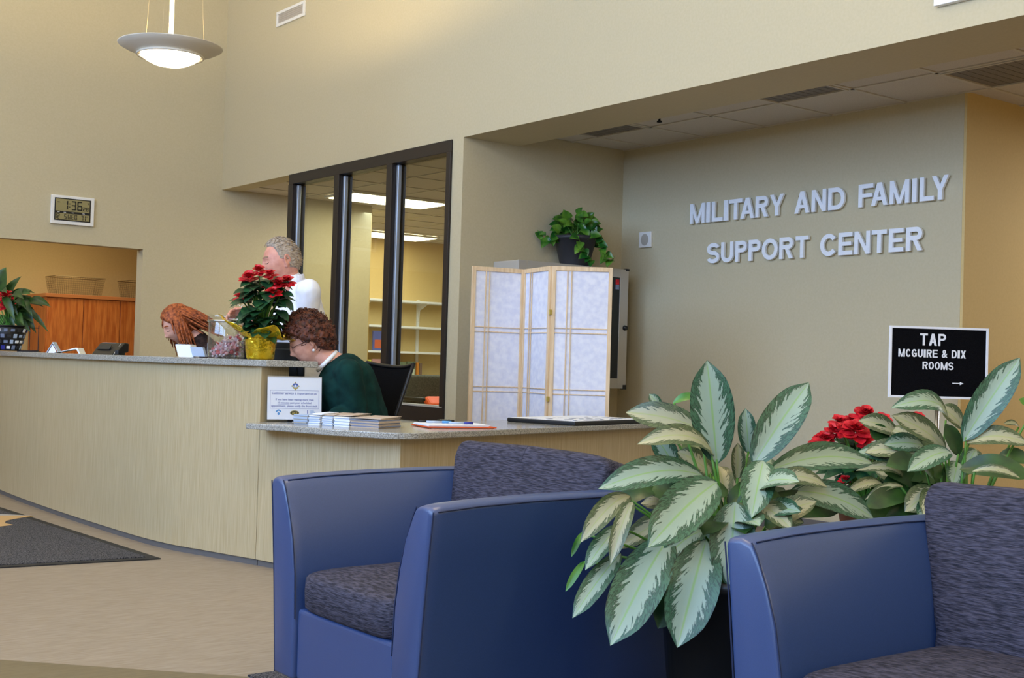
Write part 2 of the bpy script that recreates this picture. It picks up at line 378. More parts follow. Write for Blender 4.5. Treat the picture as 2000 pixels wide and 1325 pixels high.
def glyph(ch, org, ax, ay, w, h, t, d):
    """block letter from strokes; org = lower left corner, t = stroke width, d = extrusion vector"""
    mb = MB(); Q = lambda x, y: V(org)+ax*x+ay*y
    nn = V(ax).cross(V(ay)); cnt = [0]
    def poly(*p):
        ar = sum(p[i][0]*p[(i+1) % len(p)][1]-p[(i+1) % len(p)][0]*p[i][1] for i in range(len(p)))
        if ar < 0: p = p[::-1]
        cnt[0] += 1; o = nn*(.00006*(cnt[0] % 7)); back = [Q(*q) for q in p]
        if V(d).dot(nn) < 0: mb.extr([q+V(d)+o for q in back], -V(d))
        else: mb.extr([q+o for q in back], d)
    def rect(x0, y0, x1, y1): poly((x0, y0), (x1, y0), (x1, y1), (x0, y1))
    def arc(cx, cy, rx, ry, a0, a1, n=14):
        for i in range(n):
            a, b = [math.radians(a0+(a1-a0)*(i+k)/n) for k in (0, 1)]
            poly((cx+rx*math.cos(a), cy+ry*math.sin(a)), (cx+(rx-t)*math.cos(a), cy+(ry-t)*math.sin(a)), (cx+(rx-t)*math.cos(b), cy+(ry-t)*math.sin(b)), (cx+rx*math.cos(b), cy+ry*math.sin(b)))
    def bowl(y0, y1, full=True):
        """right half bowl between y0 and y1 joined to the left stem"""
        r = (y1-y0)/2; rx = min(w*.5, r); x = w-rx
        rect(0, y1-t, x, y1); rect(0, y0, x, y0+t); arc(x, (y0+y1)/2, rx, r, -90, 90)
    if ch in 'LEFPRDMNBH': rect(0, 0, min(t, w), h)
    if ch == 'I': rect(0, 0, w, h)
    if ch in 'LE': rect(t, 0, w, t*.95)
    if ch in 'EF': rect(t, h-t*.95, w, h); rect(t, h*.5-t*.42, w*.92, h*.5+t*.42)
    if ch == 'T': rect(0, h-t*.95, w, h); rect(w/2-t/2, 0, w/2+t/2, h-t*.95)
    if ch in 'MNUH': rect(w-t, 0 if ch != 'U' else h*.38, w, h)
    if ch == 'M': k = t*.95; poly((t*.1, h), (t, h), (w/2+k*.45, 0), (w/2-k*.45, 0)); poly((w-t, h), (w-t*.1, h), (w/2+k*.45, 0), (w/2-k*.45, 0))
    if ch == 'N': poly((t*.0, h), (t*1.05, h), (w, 0), (w-t*1.05, 0))
    if ch == 'A': k = t*1.05; poly((0, 0), (k, 0), (w/2+k*.55, h), (w/2-k*.55, h)); poly((w-k, 0), (w, 0), (w/2+k*.55, h), (w/2-k*.55, h)); rect(w*.2, h*.22, w*.8, h*.22+t*.8)
    if ch == 'Y': k = t*1.1; poly((0, h), (k, h), (w/2+t/2, h*.40), (w/2-t/2, h*.40)); poly((w-k, h), (w, h), (w/2+t/2, h*.40), (w/2-t/2, h*.40)); rect(w/2-t/2, 0, w/2+t/2, h*.42)
    if ch == 'X': k = t*1.15; poly((0, 0), (k, 0), (w, h), (w-k, h)); poly((w-k, 0), (w, 0), (k, h), (0, h))
    if ch in 'PR': bowl(h*.44, h)
    if ch == 'R': poly((w*.42, h*.46), (w*.42+t, h*.46), (w, 0), (w-t*1.1, 0))
    if ch == 'D': bowl(0, h)
    if ch == 'U': rect(0, h*.38, t, h); arc(w/2, h*.38, w/2, h*.38, 180, 360, 18)
    if ch == 'O': arc(w/2, h/2, w/2, h/2, 0, 360, 32)
    if ch in 'CG': arc(w/2, h/2, w/2, h/2, 38, 322 if ch == 'C' else 350, 28)
    if ch == 'G': rect(w*.5, h*.38, w, h*.38+t*.9); rect(w-t*.9, h*.08, w, h*.45)
    if ch == 'S':
        r = (h+t)/4; arc(w/2, h-r, w/2, r, 20, 270, 20); arc(w/2, r, w/2, r, -160, 90, 20)
    return mb
X, Y, Z = V((1, 0, 0)), V((0, 1, 0)), V((0, 0, 1))

# ------------------------------------------------------------------ the setting
XW, YA, XB, YL = 5.41, 7.774, 7.04, 12.1
HI = 6.2
struct(obj('floor', MB().box2((-4.6, -5.1, -.1), (12.2, 15.6, 0)), 'floor'))
# darker inlay of the same sheet flooring nearest the camera, then the carpeted seating area
struct(obj('floor_inlay', MB().prism([(-2.0, 8.0), (1.326, 4.746), (2.007, 4.044), (2.2, 3.85), (2.2, -4), (-4, -4), (-4, 8)], -.02, .002), 'floor_dark'))
struct(obj('floor_carpet', MB().prism([(1.98, 4.075), (4.1, 4.075), (4.1, .2), (1.98, .2)], -.01, .009), 'carpet'))
struct(obj('ceiling', MB().box2((-4.6, -5.1, HI), (5.7, 12.3, HI+.1)), 'white'))
struct(obj('wall_front', MB().box2((-3.95, -5.1, 0), (-3.8, 12.3, HI)), 'wall'))
struct(obj('wall_back', MB().box2((-4.6, -5.1, 0), (5.6, -5.0, HI)), 'wall'))
struct(obj('wall_left', MB().box2((-4.6, YL, 0), (2.2, YL+.155, HI)).box2((2.2, YL, 2.153), (4.6, YL+.155, HI)).box2((4.6, YL, 0), (7.2, YL+.155, HI)), 'wall'))
struct(obj('wall_right', MB().box2((XW, -5.1, 2.83), (XW+.19, YL, HI)).box2((XW+.19, -5.1, 2.83), (5.94, YA, 3.3)).box2((XW, -5.1, 0), (XW+.19, 1.6, 2.83))
           .box2((XW, YA+.143, 0), (XW+.13, 10.586, .66)), 'wall'))
struct(obj('wall_alcove', MB().box2((XW, YA, 0), (XB+.16, YA+.143, 2.83)).box2((5.95, YA, 2.83), (XB+.16, YA+.143, 3.3)), 'wall'))
struct(obj('wall_alcove_back', MB().box2((XB, 4.59, 0), (XB+.16, YA, 3.3)), 'wall'))
struct(obj('wall_hall', MB().box2((XB+.0015, 4.571, 0), (12, 4.592, 3.3)).box2((XB+.17, 4.592, 0), (12, 4.7, 3.3)), 'wall_warm'))
struct(obj('wall_hall_far', MB().box2((XW+.19, 1.5, 0), (12, 1.6, 3.3)).box2((12, 1.5, 0), (12.1, 4.7, 3.3)), 'wall_warm'))
# office behind the glazing
struct(obj('wall_office', MB().box2((7.2, YL+.155, 0), (7.3, 15.3, 2.9)).box2((7.2, 15.2, 0), (12, 15.3, 2.9)).box2((12, YA, 0), (12.1, 15.3, 2.9)).box2((7.2, YA, 0), (12, YA+.1, 2.9)), 'wall_warm'))
# room seen through the pass-through opening
struct(obj('wall_back_room', MB().box2((1.4, 14.25, 0), (6.3, 14.35, 2.8)).box2((1.3, YL+.155, 0), (1.4, 14.35, 2.8)).box2((6.3, YL+.155, 0), (6.4, 14.35, 2.8)), 'wall_warm'))
struct(obj('ceiling_back_room', MB().box2((1.3, YL+.155, 2.7), (6.4, 14.35, 2.8)), 'white'))
struct(obj('baseboard_alcove', MB().box2((XB-.012, 4.571, 0), (XB, YA, .1)).box2((XW+.19, YA-.012, 0), (XB-.012, YA, .1)), 'kick'))

def tile_ceiling(name, xs, ys, z, skip=()):
    x0, x1, y0, y1 = xs[0], xs[-1], min(ys), max(ys)
    ce = struct(obj(name, MB().box2((x0, y0, z+.03), (x1, y1, z+.07)), 'grid'))
    g = MB()
    for x in xs[1:-1]: g.box2((x-.012, y0, z), (x+.012, y1, z+.03))
    for y in ys[1:-1]: g.box2((x0, y-.012, z), (x1, y+.012, z+.03))
    obj('ceiling_grid', g, 'grid', ce)
    for i in range(len(xs)-1):
        for j in range(len(ys)-1):
            if (i, j) in skip: continue
            a, b = sorted((ys[j], ys[j+1]))
            obj('ceiling_tile', MB().box2((xs[i]+.014, a+.014, z+.007), (xs[i+1]-.014, b-.014, z+.028)), 'ceil', ce)
    return ce
xs_a = [5.94, 6.47, 7.04, 7.65, 8.26]
ys_a = [7.774, 7.46, 6.85, 6.24, 5.63, 5.02, 4.41, 3.80, 3.19, 2.58, 1.6]
tile_ceiling('ceiling_alcove', xs_a, ys_a, 2.925, {(0, 1), (0, 4), (1, 6)})
struct(obj('ceiling_hall', MB().box2((8.26, 1.5, 2.93), (12.1, 4.7, 3.0)), 'ceil'))
tile_ceiling('ceiling_office', [5.6]+[6.32+.61*k for k in range(9)]+[12.0], [7.917]+[8.65+.61*k for k in range(11)]+[15.2], 2.835)

def grille(x0, x1, y0, y1, z, label):
    t = thing('ceiling_grille', label, 'vent', ((x0+x1)/2, (y0+y1)/2, z), 'return air grilles in the alcove ceiling')
    f = MB(); k = .03
    f.box2((x0+.014, y0+.014, z-.006), (x1-.014, y0+k, z+.03)).box2((x0+.014, y1-k, z-.006), (x1-.014, y1-.014, z+.03))
    f.box2((x0+.014, y0+k, z-.006), (x0+k, y1-k, z+.03)).box2((x1-k, y0+k, z-.006), (x1-.014, y1-k, z+.03))
    obj('frame', f, 'grid', t)
    obj('perforated_face', MB().box2((x0+k, y0+k, z+.004), (x1-k, y1-k, z+.02)), 'grille', t)
    lv = MB(); n = 9
    for i in range(1, n):
        y = y0+k+(y1-y0-2*k)*i/n; lv.box2((x0+k, y-.0015, z+.002), (x1-k, y+.0015, z+.006))
    obj('louvre_bars', lv, 'grille', t)
grille(5.94, 6.47, 6.85, 7.46, 2.925, 'grey perforated ceiling grille nearest the potted ivy corner of the alcove')
grille(5.94, 6.47, 5.02, 5.63, 2.925, 'grey perforated ceiling grille above the word FAMILY')
grille(6.47, 7.04, 3.80, 4.41, 2.925, 'grey perforated ceiling grille at the hall corner, largest in view')

t = thing('fire_sprinkler', 'small chrome fire sprinkler head under the alcove ceiling tiles', 'sprinkler', (6.187, 6.468, 2.87))
obj('escutcheon', MB().lathe([(.03, .056), (.034, .05), (.02, .045)], (6.187, 6.468, 2.87), 16), 'steel', t, True)
obj('head', MB().lathe([(.008, .05), (.008, .02), (.018, .012), (.02, .004), (.004, 0)], (6.187, 6.468, 2.87), 12), 'blackwire', t, True)

# glazed partition (window_1)
WY = [(10.586, 10.50), (9.72, 9.635), (8.845, 8.76), (7.975, 7.917)]
wn = struct(obj('window_1', MB().box2((XW-.015, 7.917, 2.735), (XW+.11, 10.586, 2.83)).box2((XW-.015, 7.917, .66), (XW+.11, 10.586, .775)), 'bronze', bevel=.004))
for a, b in WY: obj('mullion', MB().box2((XW-.02, b, .775), (XW+.12, a, 2.735)), 'bronze', wn, bevel=.004)
for a, b in WY[:3]: obj('glazing_bead', MB().box2((XW+.02, b-.036, .78), (XW+.06, b, 2.73)), 'lit_reveal', wn, bevel=.012, seg=3)  # bead paler than the bronze frame: painted highlight along each reveal
obj('sill_strip', MB().box2((XW-.02, 7.93, .775), (XW+.05, 10.57, .79)), 'cabgrey', wn)
for i in range(3):
    obj('glass_pane', MB().box2((XW+.062, WY[i+1][0], .775), (XW+.068, WY[i][1], 2.735)), 'glass', wn)

# ------------------------------------------------------------------ reception desk
def offset(poly, d):
    out = []
    for i, q in enumerate(poly):
        a = V(poly[max(i-1, 0)]); b = V(poly[min(i+1, len(poly)-1)]); t_ = (b-a).normalized(); n = V((-t_.y, t_.x))
        out.append((q[0]+n.x*d, q[1]+n.y*d))
    return out
def smooth_line(pts, n):
    """Catmull-Rom through 2d points"""
    P_ = [V(q) for q in pts]; P_ = [2*P_[0]-P_[1]]+P_+[2*P_[-1]-P_[-2]]; out = []
    for i in range(1, len(P_)-2):
        for k in range(n):
            u = k/n; a, b, c, d = P_[i-1:i+3]
            q = .5*((2*b)+(c-a)*u+(2*a-5*b+4*c-d)*u*u+(3*b-a-3*c+d)*u**3); out.append((q.x, q.y))
    out.append(tuple(P_[-2])); return out
front = smooth_line([(2.90, 11.4), (2.79, 10.145), (2.768, 8.8), (2.80, 7.5), (2.845, 6.98), (2.935, 6.62), (3.045, 6.22)], 6)
def wall_strip(line, th, z0, z1):
    return MB().prism(list(line)+list(reversed(offset(line, th))), z0, z1)
desk = thing('reception_counter', 'long curved transaction counter clad in vertical linen laminate', 'counter', (2.9, 8.5, 0))
obj('front_panel', wall_strip(front, .20, .035, 1.075), 'lam', desk)
obj('toe_kick', wall_strip(offset(front, .012), .16, 0, .035), 'kick', desk)
obj('staff_worktop', wall_strip(offset(front, .2), .55, .70, .735), 'stone', desk)
ct_line = offset(front, -.035)
ct_line[-1] = (3.045, 6.165)
inner = offset(front, .30)
inner[-1] = (3.345, 6.14)
ct = obj('countertop', MB().prism(ct_line+list(reversed(inner)), 1.075, 1.11), 'stone', bevel=.004)
tag(ct, 'speckled grey raised countertop carrying the jar and red poinsettia', 'countertop')

lowfront = [(3.045, 6.215), (3.10, 5.98), (3.17, 5.70), (3.34, 5.265), (5.40, 5.845), (5.78, 5.95)]
low = thing('reception_desk', 'lower linen laminate desk base behind the nearer blue armchair', 'counter', (4, 5.7, 0))
obj('curved_panel', wall_strip(lowfront[:4], .05, .035, .745), 'lam', low)
obj('straight_panel', MB().prism([(3.34, 5.265), (5.78, 5.95), (5.76, 6.01), (3.40, 5.35)], .035, .745), 'lam', low)
obj('toe_kick', MB().prism([(3.06, 6.22), (3.12, 5.98), (3.19, 5.71), (3.355, 5.285), (5.78, 5.965), (5.76, 6.0), (3.40, 5.34), (3.23, 5.73), (3.17, 5.99), (3.10, 6.22)], 0, .035), 'kick', low)
lt = [(2.905, 6.10), (2.94, 6.01), (2.993, 5.89), (3.077, 5.528)]
for k in range(9):   # rounded corner
    a = k/8; p0, p1, p2 = V((3.20, 5.29)), V((3.275, 5.115)), V((3.47, 5.19)); q = p0*(1-a)**2+p1*2*a*(1-a)+p2*a*a; lt.append((q.x, q.y))
lt += [(4.121, 5.384), (5.42, 5.765), (5.83, 5.885), (5.80, 6.0), (5.3, 6.13), (4.9, 6.25), (4.2, 6.15), (3.85, 6.02), (3.58, 6.02), (3.36, 6.185), (3.05, 6.178)]
lo_t = obj('countertop', MB().prism(lt, .745, .777), 'stone', bevel=.006, seg=3)
tag(lo_t, 'speckled grey lower countertop carrying magazines and an orange clipboard', 'countertop')

# entrance mat with a woven emblem
mt = thing('entrance_mat', 'dark grey entrance mat with a tan winged emblem before the counter', 'mat', (2.2, 9, 0))
A_, B_, dA = V((2.685, 6.64, 0)), V((1.862, 6.723, 0)), V((-.05, 1, 0)).normalized()
B_ = A_+(B_-A_).normalized()*2.6
obj('rubber_border', MB().prism([(A_.x, A_.y), (A_.x+dA.x*4, A_.y+dA.y*4), (B_.x+dA.x*4, B_.y+dA.y*4), (B_.x, B_.y)], 0, .007), 'rubber', mt)
ins = lambda q, u, v_: (q.x+u, q.y+v_)
obj('pile_field', MB().prism([ins(A_, -.06, .06), ins(A_+dA*4, -.06, -.05), ins(B_+dA*4, .06, -.05), ins(B_, .06, .06)], .003, .012), 'carpet', mt)
obj('emblem_wing', MB().prism([(2.0, 8.95), (2.43, 8.80), (2.60, 8.665), (2.44, 8.54), (2.37, 8.47), (2.335, 8.36), (2.36, 8.265), (2.27, 8.22), (1.9, 8.3), (1.8, 8.7)], .008, .0132), 'tan', mt)
obj('emblem_crest', MB().prism([(2.0, 8.98), (2.43, 8.83), (2.60, 8.672), (2.43, 8.75), (2.0, 8.87)], .0085, .0138), 'greypile', mt)

# ------------------------------------------------------------------ wall fixtures
# raised letters on the alcove wall, each mounted by itself
ROW1 = [('M', 6.954, 6.797), ('I', 6.779, 6.741), ('L', 6.721, 6.609), ('I', 6.598, 6.556), ('T', 6.546, 6.414), ('A', 6.43, 6.295), ('R', 6.282, 6.163), ('Y', 6.145, 6.015), ('A', 5.915, 5.781), ('N', 5.762, 5.636), ('D', 5.618, 5.477), ('F', 5.362, 5.243), ('A', 5.259, 5.127), ('M', 5.111, 4.961), ('I', 4.939, 4.904), ('L', 4.881, 4.775), ('Y', 4.792, 4.669)]
ROW2 = [('S', 6.762, 6.633), ('U', 6.615, 6.493), ('P', 6.471, 6.358), ('P', 6.34, 6.224), ('O', 6.21, 6.061), ('R', 6.045, 5.921), ('T', 5.897, 5.782), ('C', 5.677, 5.532), ('E', 5.52, 5.404), ('N', 5.388, 5.26), ('T', 5.246, 5.127), ('E', 5.11, 4.996), ('R', 4.977, 4.855)]
ORD = ['first', 'second', 'third', 'fourth', 'fifth', 'sixth', 'seventh', 'eighth']
def letters(row, words, z0, h):
    k = 0
    for wd in words:
        for i, c_ in enumerate(wd):
            ch, ya, yb = row[k]; k += 1
            mb = glyph(ch, V((XB-.034, max(ya, yb), z0)), -Y, Z, abs(ya-yb), h, .031, X*.018)
            o = obj('wall_letter', mb, 'silver', fix=False)
            tag(o, 'raised silver letter %s, %s letter of %s on the alcove wall' % (ch, ORD[i], wd), 'letter', 'silver sign letters')
            # two short studs hold it off the wall
            ys = max(ya, yb)-.015 if ch not in 'TY' else (ya+yb)/2
            for dz in (.03, h-.03): obj('stud', MB().box2((XB-.018, ys-.004, z0+dz-.004), (XB, ys+.004, z0+dz+.004)), 'steel', o)
letters(ROW1, ['MILITARY', 'AND', 'FAMILY'], 2.258, .155)
letters(ROW2, ['SUPPORT', 'CENTER'], 1.94, .155)

t = thing('wall_speaker', 'small square white wall speaker beside the alcove corner', 'speaker', (XB-.02, 7.47, 2.10))
obj('plate', MB().box2((XB-.022, 7.40, 2.105), (XB, 7.54, 2.232)), 'white', t, bevel=.004)
obj('grille_disc', MB().extr([(XB-.026, 7.47+.042*math.cos(a*PI/10)*1.0, 2.168+.047*math.sin(a*PI/10)) for a in range(20)], (.01, 0, 0)), 'cabgrey', t)

t = thing('wall_vent', 'white louvred air vent high on the wall above the glazing', 'vent', (XW, 10.68, 4.28))
y0, y1, z0, z1 = 10.39, 10.96, 4.285, 4.43
f = MB().box2((XW-.015, y0, z0), (XW, y1, z0+.028)).box2((XW-.015, y0, z1-.028), (XW, y1, z1)).box2((XW-.015, y0, z0+.028), (XW, y0+.035, z1-.028)).box2((XW-.015, y1-.035, z0+.028), (XW, y1, z1-.028))
obj('frame', f, 'white', t, bevel=.003)
for i in range(5):
    zc = z0+.036+i*.0185
    obj('louvre', MB().box((XW-.006, (y0+y1)/2, zc), (.014, y1-y0-.07, .003), (V((.7, 0, -.7)), Y, V((.7, 0, .7)))), 'ceil', t)

# framed white notice at the top right, cut by the frame
t = thing('wall_notice', 'white framed wall sign cut off at the top right corner', 'sign', (XW-.03, 3.2, 2.96))
obj('frame', MB().box2((XW-.035, 2.6, 2.962), (XW, 3.69, 3.0)).box2((XW-.035, 3.65, 3.0), (XW, 3.69, 3.5)).box2((XW-.035, 2.6, 3.0), (XW, 2.64, 3.5)).box2((XW-.035, 2.6, 3.5), (XW, 3.69, 3.54)), 'paper', t, bevel=.003)
obj('face', MB().box2((XW-.028, 2.64, 3.0), (XW-.004, 3.65, 3.5)), 'ink', t)

# digital wall clock
t = thing('wall_clock', 'white framed digital wall clock reading 1:36 on the left wall', 'clock', (3.89, YL, 2.325))
cx0, cx1, cz0, cz1 = 3.686, 4.095, 2.328, 2.602
obj('case', MB().box2((cx0, YL-.03, cz0), (cx1, YL, cz1)), 'white', t, bevel=.006)
obj('bezel', MB().box2((3.716, YL-.034, 2.362), (4.058, YL-.028, 2.576)), 'black', t)
obj('time_screen', MB().box2((3.726, YL-.036, 2.452), (4.046, YL-.033, 2.566)), 'lcd', t)
obj('date_screen', MB().box2((3.726, YL-.036, 2.372), (4.046, YL-.033, 2.430)), 'lcd', t)
SEG = {'0': 'abcdef', '1': 'bc', '2': 'abged', '3': 'abgcd', '4': 'fgbc', '5': 'afgcd', '6': 'afgedc', '7': 'abc', '8': 'abcdefg', 'S': 'afgcd', 'E': 'afged', 'D': 'abcdef', 'W': 'fedcbk'}
def seg7(mb, ch, x, z, w_, h, th):
    y = YL-.0375
    def hb(zc): mb.box((x+w_/2, y, zc), (w_-th*.8, .003, th))
    def vb(xc, za, zb): mb.box((xc, y, (za+zb)/2), (th, .003, zb-za-th*.5))
    for s_ in SEG[ch]:
        if s_ == 'a': hb(z+h-th/2)
        if s_ == 'g': hb(z+h/2)
        if s_ == 'd': hb(z+th/2)
        if s_ == 'f': vb(x+th/2, z+h/2, z+h)
        if s_ == 'b': vb(x+w_-th/2, z+h/2, z+h)
        if s_ == 'e': vb(x+th/2, z, z+h/2)
        if s_ == 'c': vb(x+w_-th/2, z, z+h/2)
        if s_ == 'k': vb(x+w_/2, z, z+h/2)
def digit(ch, x_, z_, w_, h_, th_):
    q = MB(); seg7(q, ch, x_, z_, w_, h_, th_); obj('digit', q, 'lcd2', t)
for a_ in (('1', 3.795, 2.468, .045, .086, .011), ('3', 3.872, 2.468, .045, .086, .011), ('6', 3.928, 2.468, .047, .086, .011), ('2', 3.982, 2.468, .022, .036, .005), ('8', 4.012, 2.468, .022, .036, .005)): digit(*a_)
for zz in (2.495, 2.525): obj('colon_dot', MB().box((3.856, YL-.0375, zz), (.009, .003, .009)), 'lcd2', t)
obj('alarm_mark', MB().box((3.752, YL-.0375, 2.535), (.022, .003, .005)), 'lcd2', t)
obj('signal_mark', MB().box((4.03, YL-.0375, 2.545), (.012, .003, .004)).box((4.03, YL-.0375, 2.538), (.004, .003, .014)), 'lcd2', t)

d = MB()
for ch, x_, w_ in (('1', 3.722, .016), ('2', 3.742, .022), ('S', 3.808, .02), ('W', 3.842, .026), ('E', 3.875, .022), ('D', 3.906, .022), ('7', 3.968, .02), ('1', 3.99, .02)):
    digit(ch, x_, 2.378, w_, .046, .005)
obj('degree_mark', MB().box((4.022, YL-.0375, 2.415), (.008, .003, .008)), 'lcd2', t)
for x_ in (3.752, 3.812, 3.888, 3.99): obj('caption_mark', MB().box((x_, YL-.0365, 2.441), (.022, .003, .005)), 'white', t)

# pendant lamp
LC = V((3.437, 8.645, 3.275))
t = thing('pendant_lamp', 'grey saucer pendant lamp with a glowing bowl, top left', 'lamp', LC)
obj('saucer', MB().lathe([(.20, -.012), (.24, .0), (.32, .028), (.363, .052), (.367, .057), (.32, .038), (.24, .012), (.20, .0)], LC, 64, cap=False), 'lampmetal', t, True)
obj('rim_ring', MB().lathe([(.222, -.018), (.232, -.024), (.238, -.014), (.226, -.004)], LC, 64, cap=False), 'lampmetal', t, True)
obj('glass_bowl', MB().lathe([(.0, -.092), (.06, -.088), (.12, -.074), (.17, -.050), (.205, -.025), (.212, -.004)], LC, 48, cap=False), 'bulb', t, True)
for a in (.4, 2.5, 4.6):
    q = LC+V((.222*math.cos(a), .222*math.sin(a), -.012)); obj('clip', MB().box(q, (.018, .018, .022)), 'steel', t, bevel=.002)
obj('rod', MB().tube([LC+V((0, 0, .05)), LC+V((0, 0, HI-LC.z))], .016, 12), 'stemwhite', t, True)
obj('socket', MB().lathe([(.03, .05), (.03, .08), (.022, .10), (.016, .12)], LC, 20), 'stemwhite', t, True)
for a in (2.0, 4.1, 6.2):
    obj('suspension_wire', MB().tube([LC+V((.25*math.cos(a), .25*math.sin(a), .02)), LC+V((.20*math.cos(a), .20*math.sin(a), .75))], .0006, 5), 'thinwire', t)
obj('canopy', MB().lathe([(.07, HI-LC.z-.03), (.07, HI-LC.z)], LC, 24), 'stemwhite', t)
up = bpy.data.lights.new('lamp_uplight', 'POINT'); up.energy = 14*K_LAMP; up.color = (1, .77, .40); up.shadow_soft_size = .05
uo = bpy.data.objects.new('lamp_uplight', up); C.objects.link(uo); uo.location = LC+V((.0, 0, -.03))

# ------------------------------------------------------------------ office seen through the glass
def fixture(x0, x1, y0, y1, z, label):
    t = thing('ceiling_light', label, 'light', ((x0+x1)/2, (y0+y1)/2, z-.02), 'office ceiling lights')
    fr = MB().box2((x0, y0, z-.022), (x1, y0+.03, z)).box2((x0, y1-.03, z-.022), (x1, y1, z)).box2((x0, y0+.03, z-.022), (x0+.03, y1-.03, z)).box2((x1-.03, y0+.03, z-.022), (x1, y1-.03, z))
    obj('frame', fr, 'white', t); obj('diffuser', MB().box2((x0+.03, y0+.03, z-.03), (x1-.03, y1-.03, z-.01)), 'tube', t, bevel=.008)
fixture(6.38, 7.60, 11.08, 11.70, 2.835, 'nearer bright fluorescent ceiling light seen through the office glazing')
fixture(8.42, 9.62, 14.32, 14.92, 2.835, 'farther bright fluorescent ceiling light near the white office shelves')
sx0, sx1, sy0, sy1 = 8.87, 11.3, 14.88, 15.2
t = thing('wall_shelves', 'four long white wall shelves in the office behind the glass', 'shelf', (10, 15.1, .8), None)
for zz in (1.97, 1.61, 1.255, .885): obj('shelf_board', MB().box2((sx0, sy0, zz-.03), (sx1, sy1, zz)), 'white', t, bevel=.003)
for xx in (8.92, 9.85, 10.5, 11.15):
    obj('bracket', MB().extr([(xx, sy0+.05, 1.94), (xx, sy1, 1.94), (xx, sy1, 1.66), (xx, sy1-.03, 1.70), (xx, sy1-.05, 1.85)], (.02, 0, 0)), 'white', t)
    obj('upright', MB().box2((xx-.012, sy1-.02, .7), (xx+.032, sy1, 2.0)), 'white', t)
def book(x, z, w_, h, col, label, accent=None, d=.03, spine=False):
    y = 14.93; x -= .09
    m = mat('book_cover', col, .5)
    o = thing('book', label, 'book', (x+w_/2, y, z), 'books on the office shelves')
    obj('cover', MB().box2((x, y, z), (x+w_, y+d, z+h)), m, o, bevel=.002)
    obj('page_block', MB().box2((x+.004, y+.004, z+.004), (x+w_+.002, y+d-.004, z+h-.004)), 'paper', o)
    if accent:
        obj('cover_picture', MB().box2((x+w_*.12, y-.002, z+h*.12), (x+w_*.88, y+.002, z+h*.55)), mat('cover_art', accent, .6), o)
book(9.06, 1.256, .22, .27, (86, 96, 160), 'blue picture book with an orange band on the third shelf', (200, 96, 60))
book(8.985, .886, .06, .24, (206, 200, 80), 'narrow yellow book at the left end of the lowest shelf', None, .1)
book(9.06, .886, .21, .25, (190, 140, 140), 'pink picture book standing on the lowest shelf', (150, 120, 110))
book(9.46, .886, .15, .22, (110, 124, 96), 'green picture book right of the mullion on the lowest shelf', (170, 176, 150))
book(9.63, .886, .14, .23, (96, 110, 84), 'dark green book with a pale picture on the lowest shelf', (196, 200, 176))
book(9.79, .886, .04, .22, (204, 130, 52), 'thin orange book spine on the lowest shelf', None, .12)
book(9.84, .886, .04, .21, (120, 96, 80), 'thin brown book at the right end of the lowest shelf', None, .12)
# upholstered office chair
t = thing('side_chair', 'grey upholstered chair with an orange cushion behind the office glass', 'chair', (8.0, 12.0, 0))
obj('backrest', MB().box((7.98, 12.16, .80), (.52, .08, .34)), 'upholst', t, bevel=.05, seg=4)
obj('seat', MB().box((7.98, 11.86, .52), (.54, .52, .12)), 'upholst', t, bevel=.04, seg=3)
obj('cushion', MB().box((8.06, 11.92, .65), (.34, .18, .10), (X, V((0, .8, .6)), V((0, -.6, .8)))), 'orange', t, bevel=.04, seg=3)
for sx_ in (-.24, .24):
    for sy_ in (-.22, .22): obj('leg', MB().tube([(7.98+sx_, 11.88+sy_, 0), (7.98+sx_, 11.88+sy_, .48)], .015), 'black', t)
    obj('armrest', MB().box((7.98+sx_*1.15, 11.9, .70), (.05, .42, .04)), 'black', t, bevel=.012)

# ------------------------------------------------------------------ room behind the pass-through
t = thing('storage_cabinet', 'cherry veneer storage cabinet seen through the wall opening', 'cabinet', (5, 13.9, 0))
obj('carcass', MB().box2((4.145, 13.62, .0), (6.15, 14.22, 1.695)), 'cherry', t)
obj('top', MB().box2((4.12, 13.575, 1.695), (6.2, 14.24, 1.733)), 'cherrytop', t, bevel=.003)
for a, b in ((4.15, 4.531), (4.537, 4.935), (4.941, 5.34), (5.346, 5.745), (5.75, 6.14)): obj('door', MB().box2((a, 13.598, .08), (b, 13.62, 1.688)), 'cherry', t, bevel=.002)
for xx in (4.50, 4.568, 5.31, 5.376): obj('handle', MB().tube([(xx, 13.58, .95), (xx, 13.58, 1.06)], .005), 'steel', t)
def basket(x0, x1, label):
    zb, zt, y0, y1 = 1.735, 1.925, 13.64, 13.98; s_ = .03
    t = thing('wire_basket', label, 'basket', ((x0+x1)/2, (y0+y1)/2, zb), 'wire baskets on the cherry cabinet')
    T = [V((x0, y0, zt)), V((x1, y0, zt)), V((x1, y1, zt)), V((x0, y1, zt))]
    Bt = [V((x0+s_, y0+s_, zb)), V((x1-s_, y0+s_, zb)), V((x1-s_, y1-s_, zb)), V((x0+s_, y1-s_, zb))]
    obj('rim', MB().tube(T+[T[0]], .005, 6), 'wire', t)
    g = MB()
    for i in range(4):
        a0, a1, b0, b1 = T[i], T[(i+1) % 4], Bt[i], Bt[(i+1) % 4]
        n = 22 if i % 2 == 0 else 14
        for k in range(n+1): g.tube([a0.lerp(a1, k/n), b0.lerp(b1, k/n)], .0013, 3, False)
        for k in range(1, 9): g.tube([a0.lerp(b0, k/8), a1.lerp(b1, k/8)], .0013, 3, False)
    for k in range(12): g.tube([Bt[0].lerp(Bt[1], k/11), Bt[3].lerp(Bt[2], k/11)], .0013, 3, False)
    obj('wire_mesh', g, 'wire', t)
basket(4.235, 4.775, 'empty wire mesh basket on the middle of the cherry cabinet')
basket(5.035, 5.55, 'wire mesh basket half hidden behind the opening jamb')

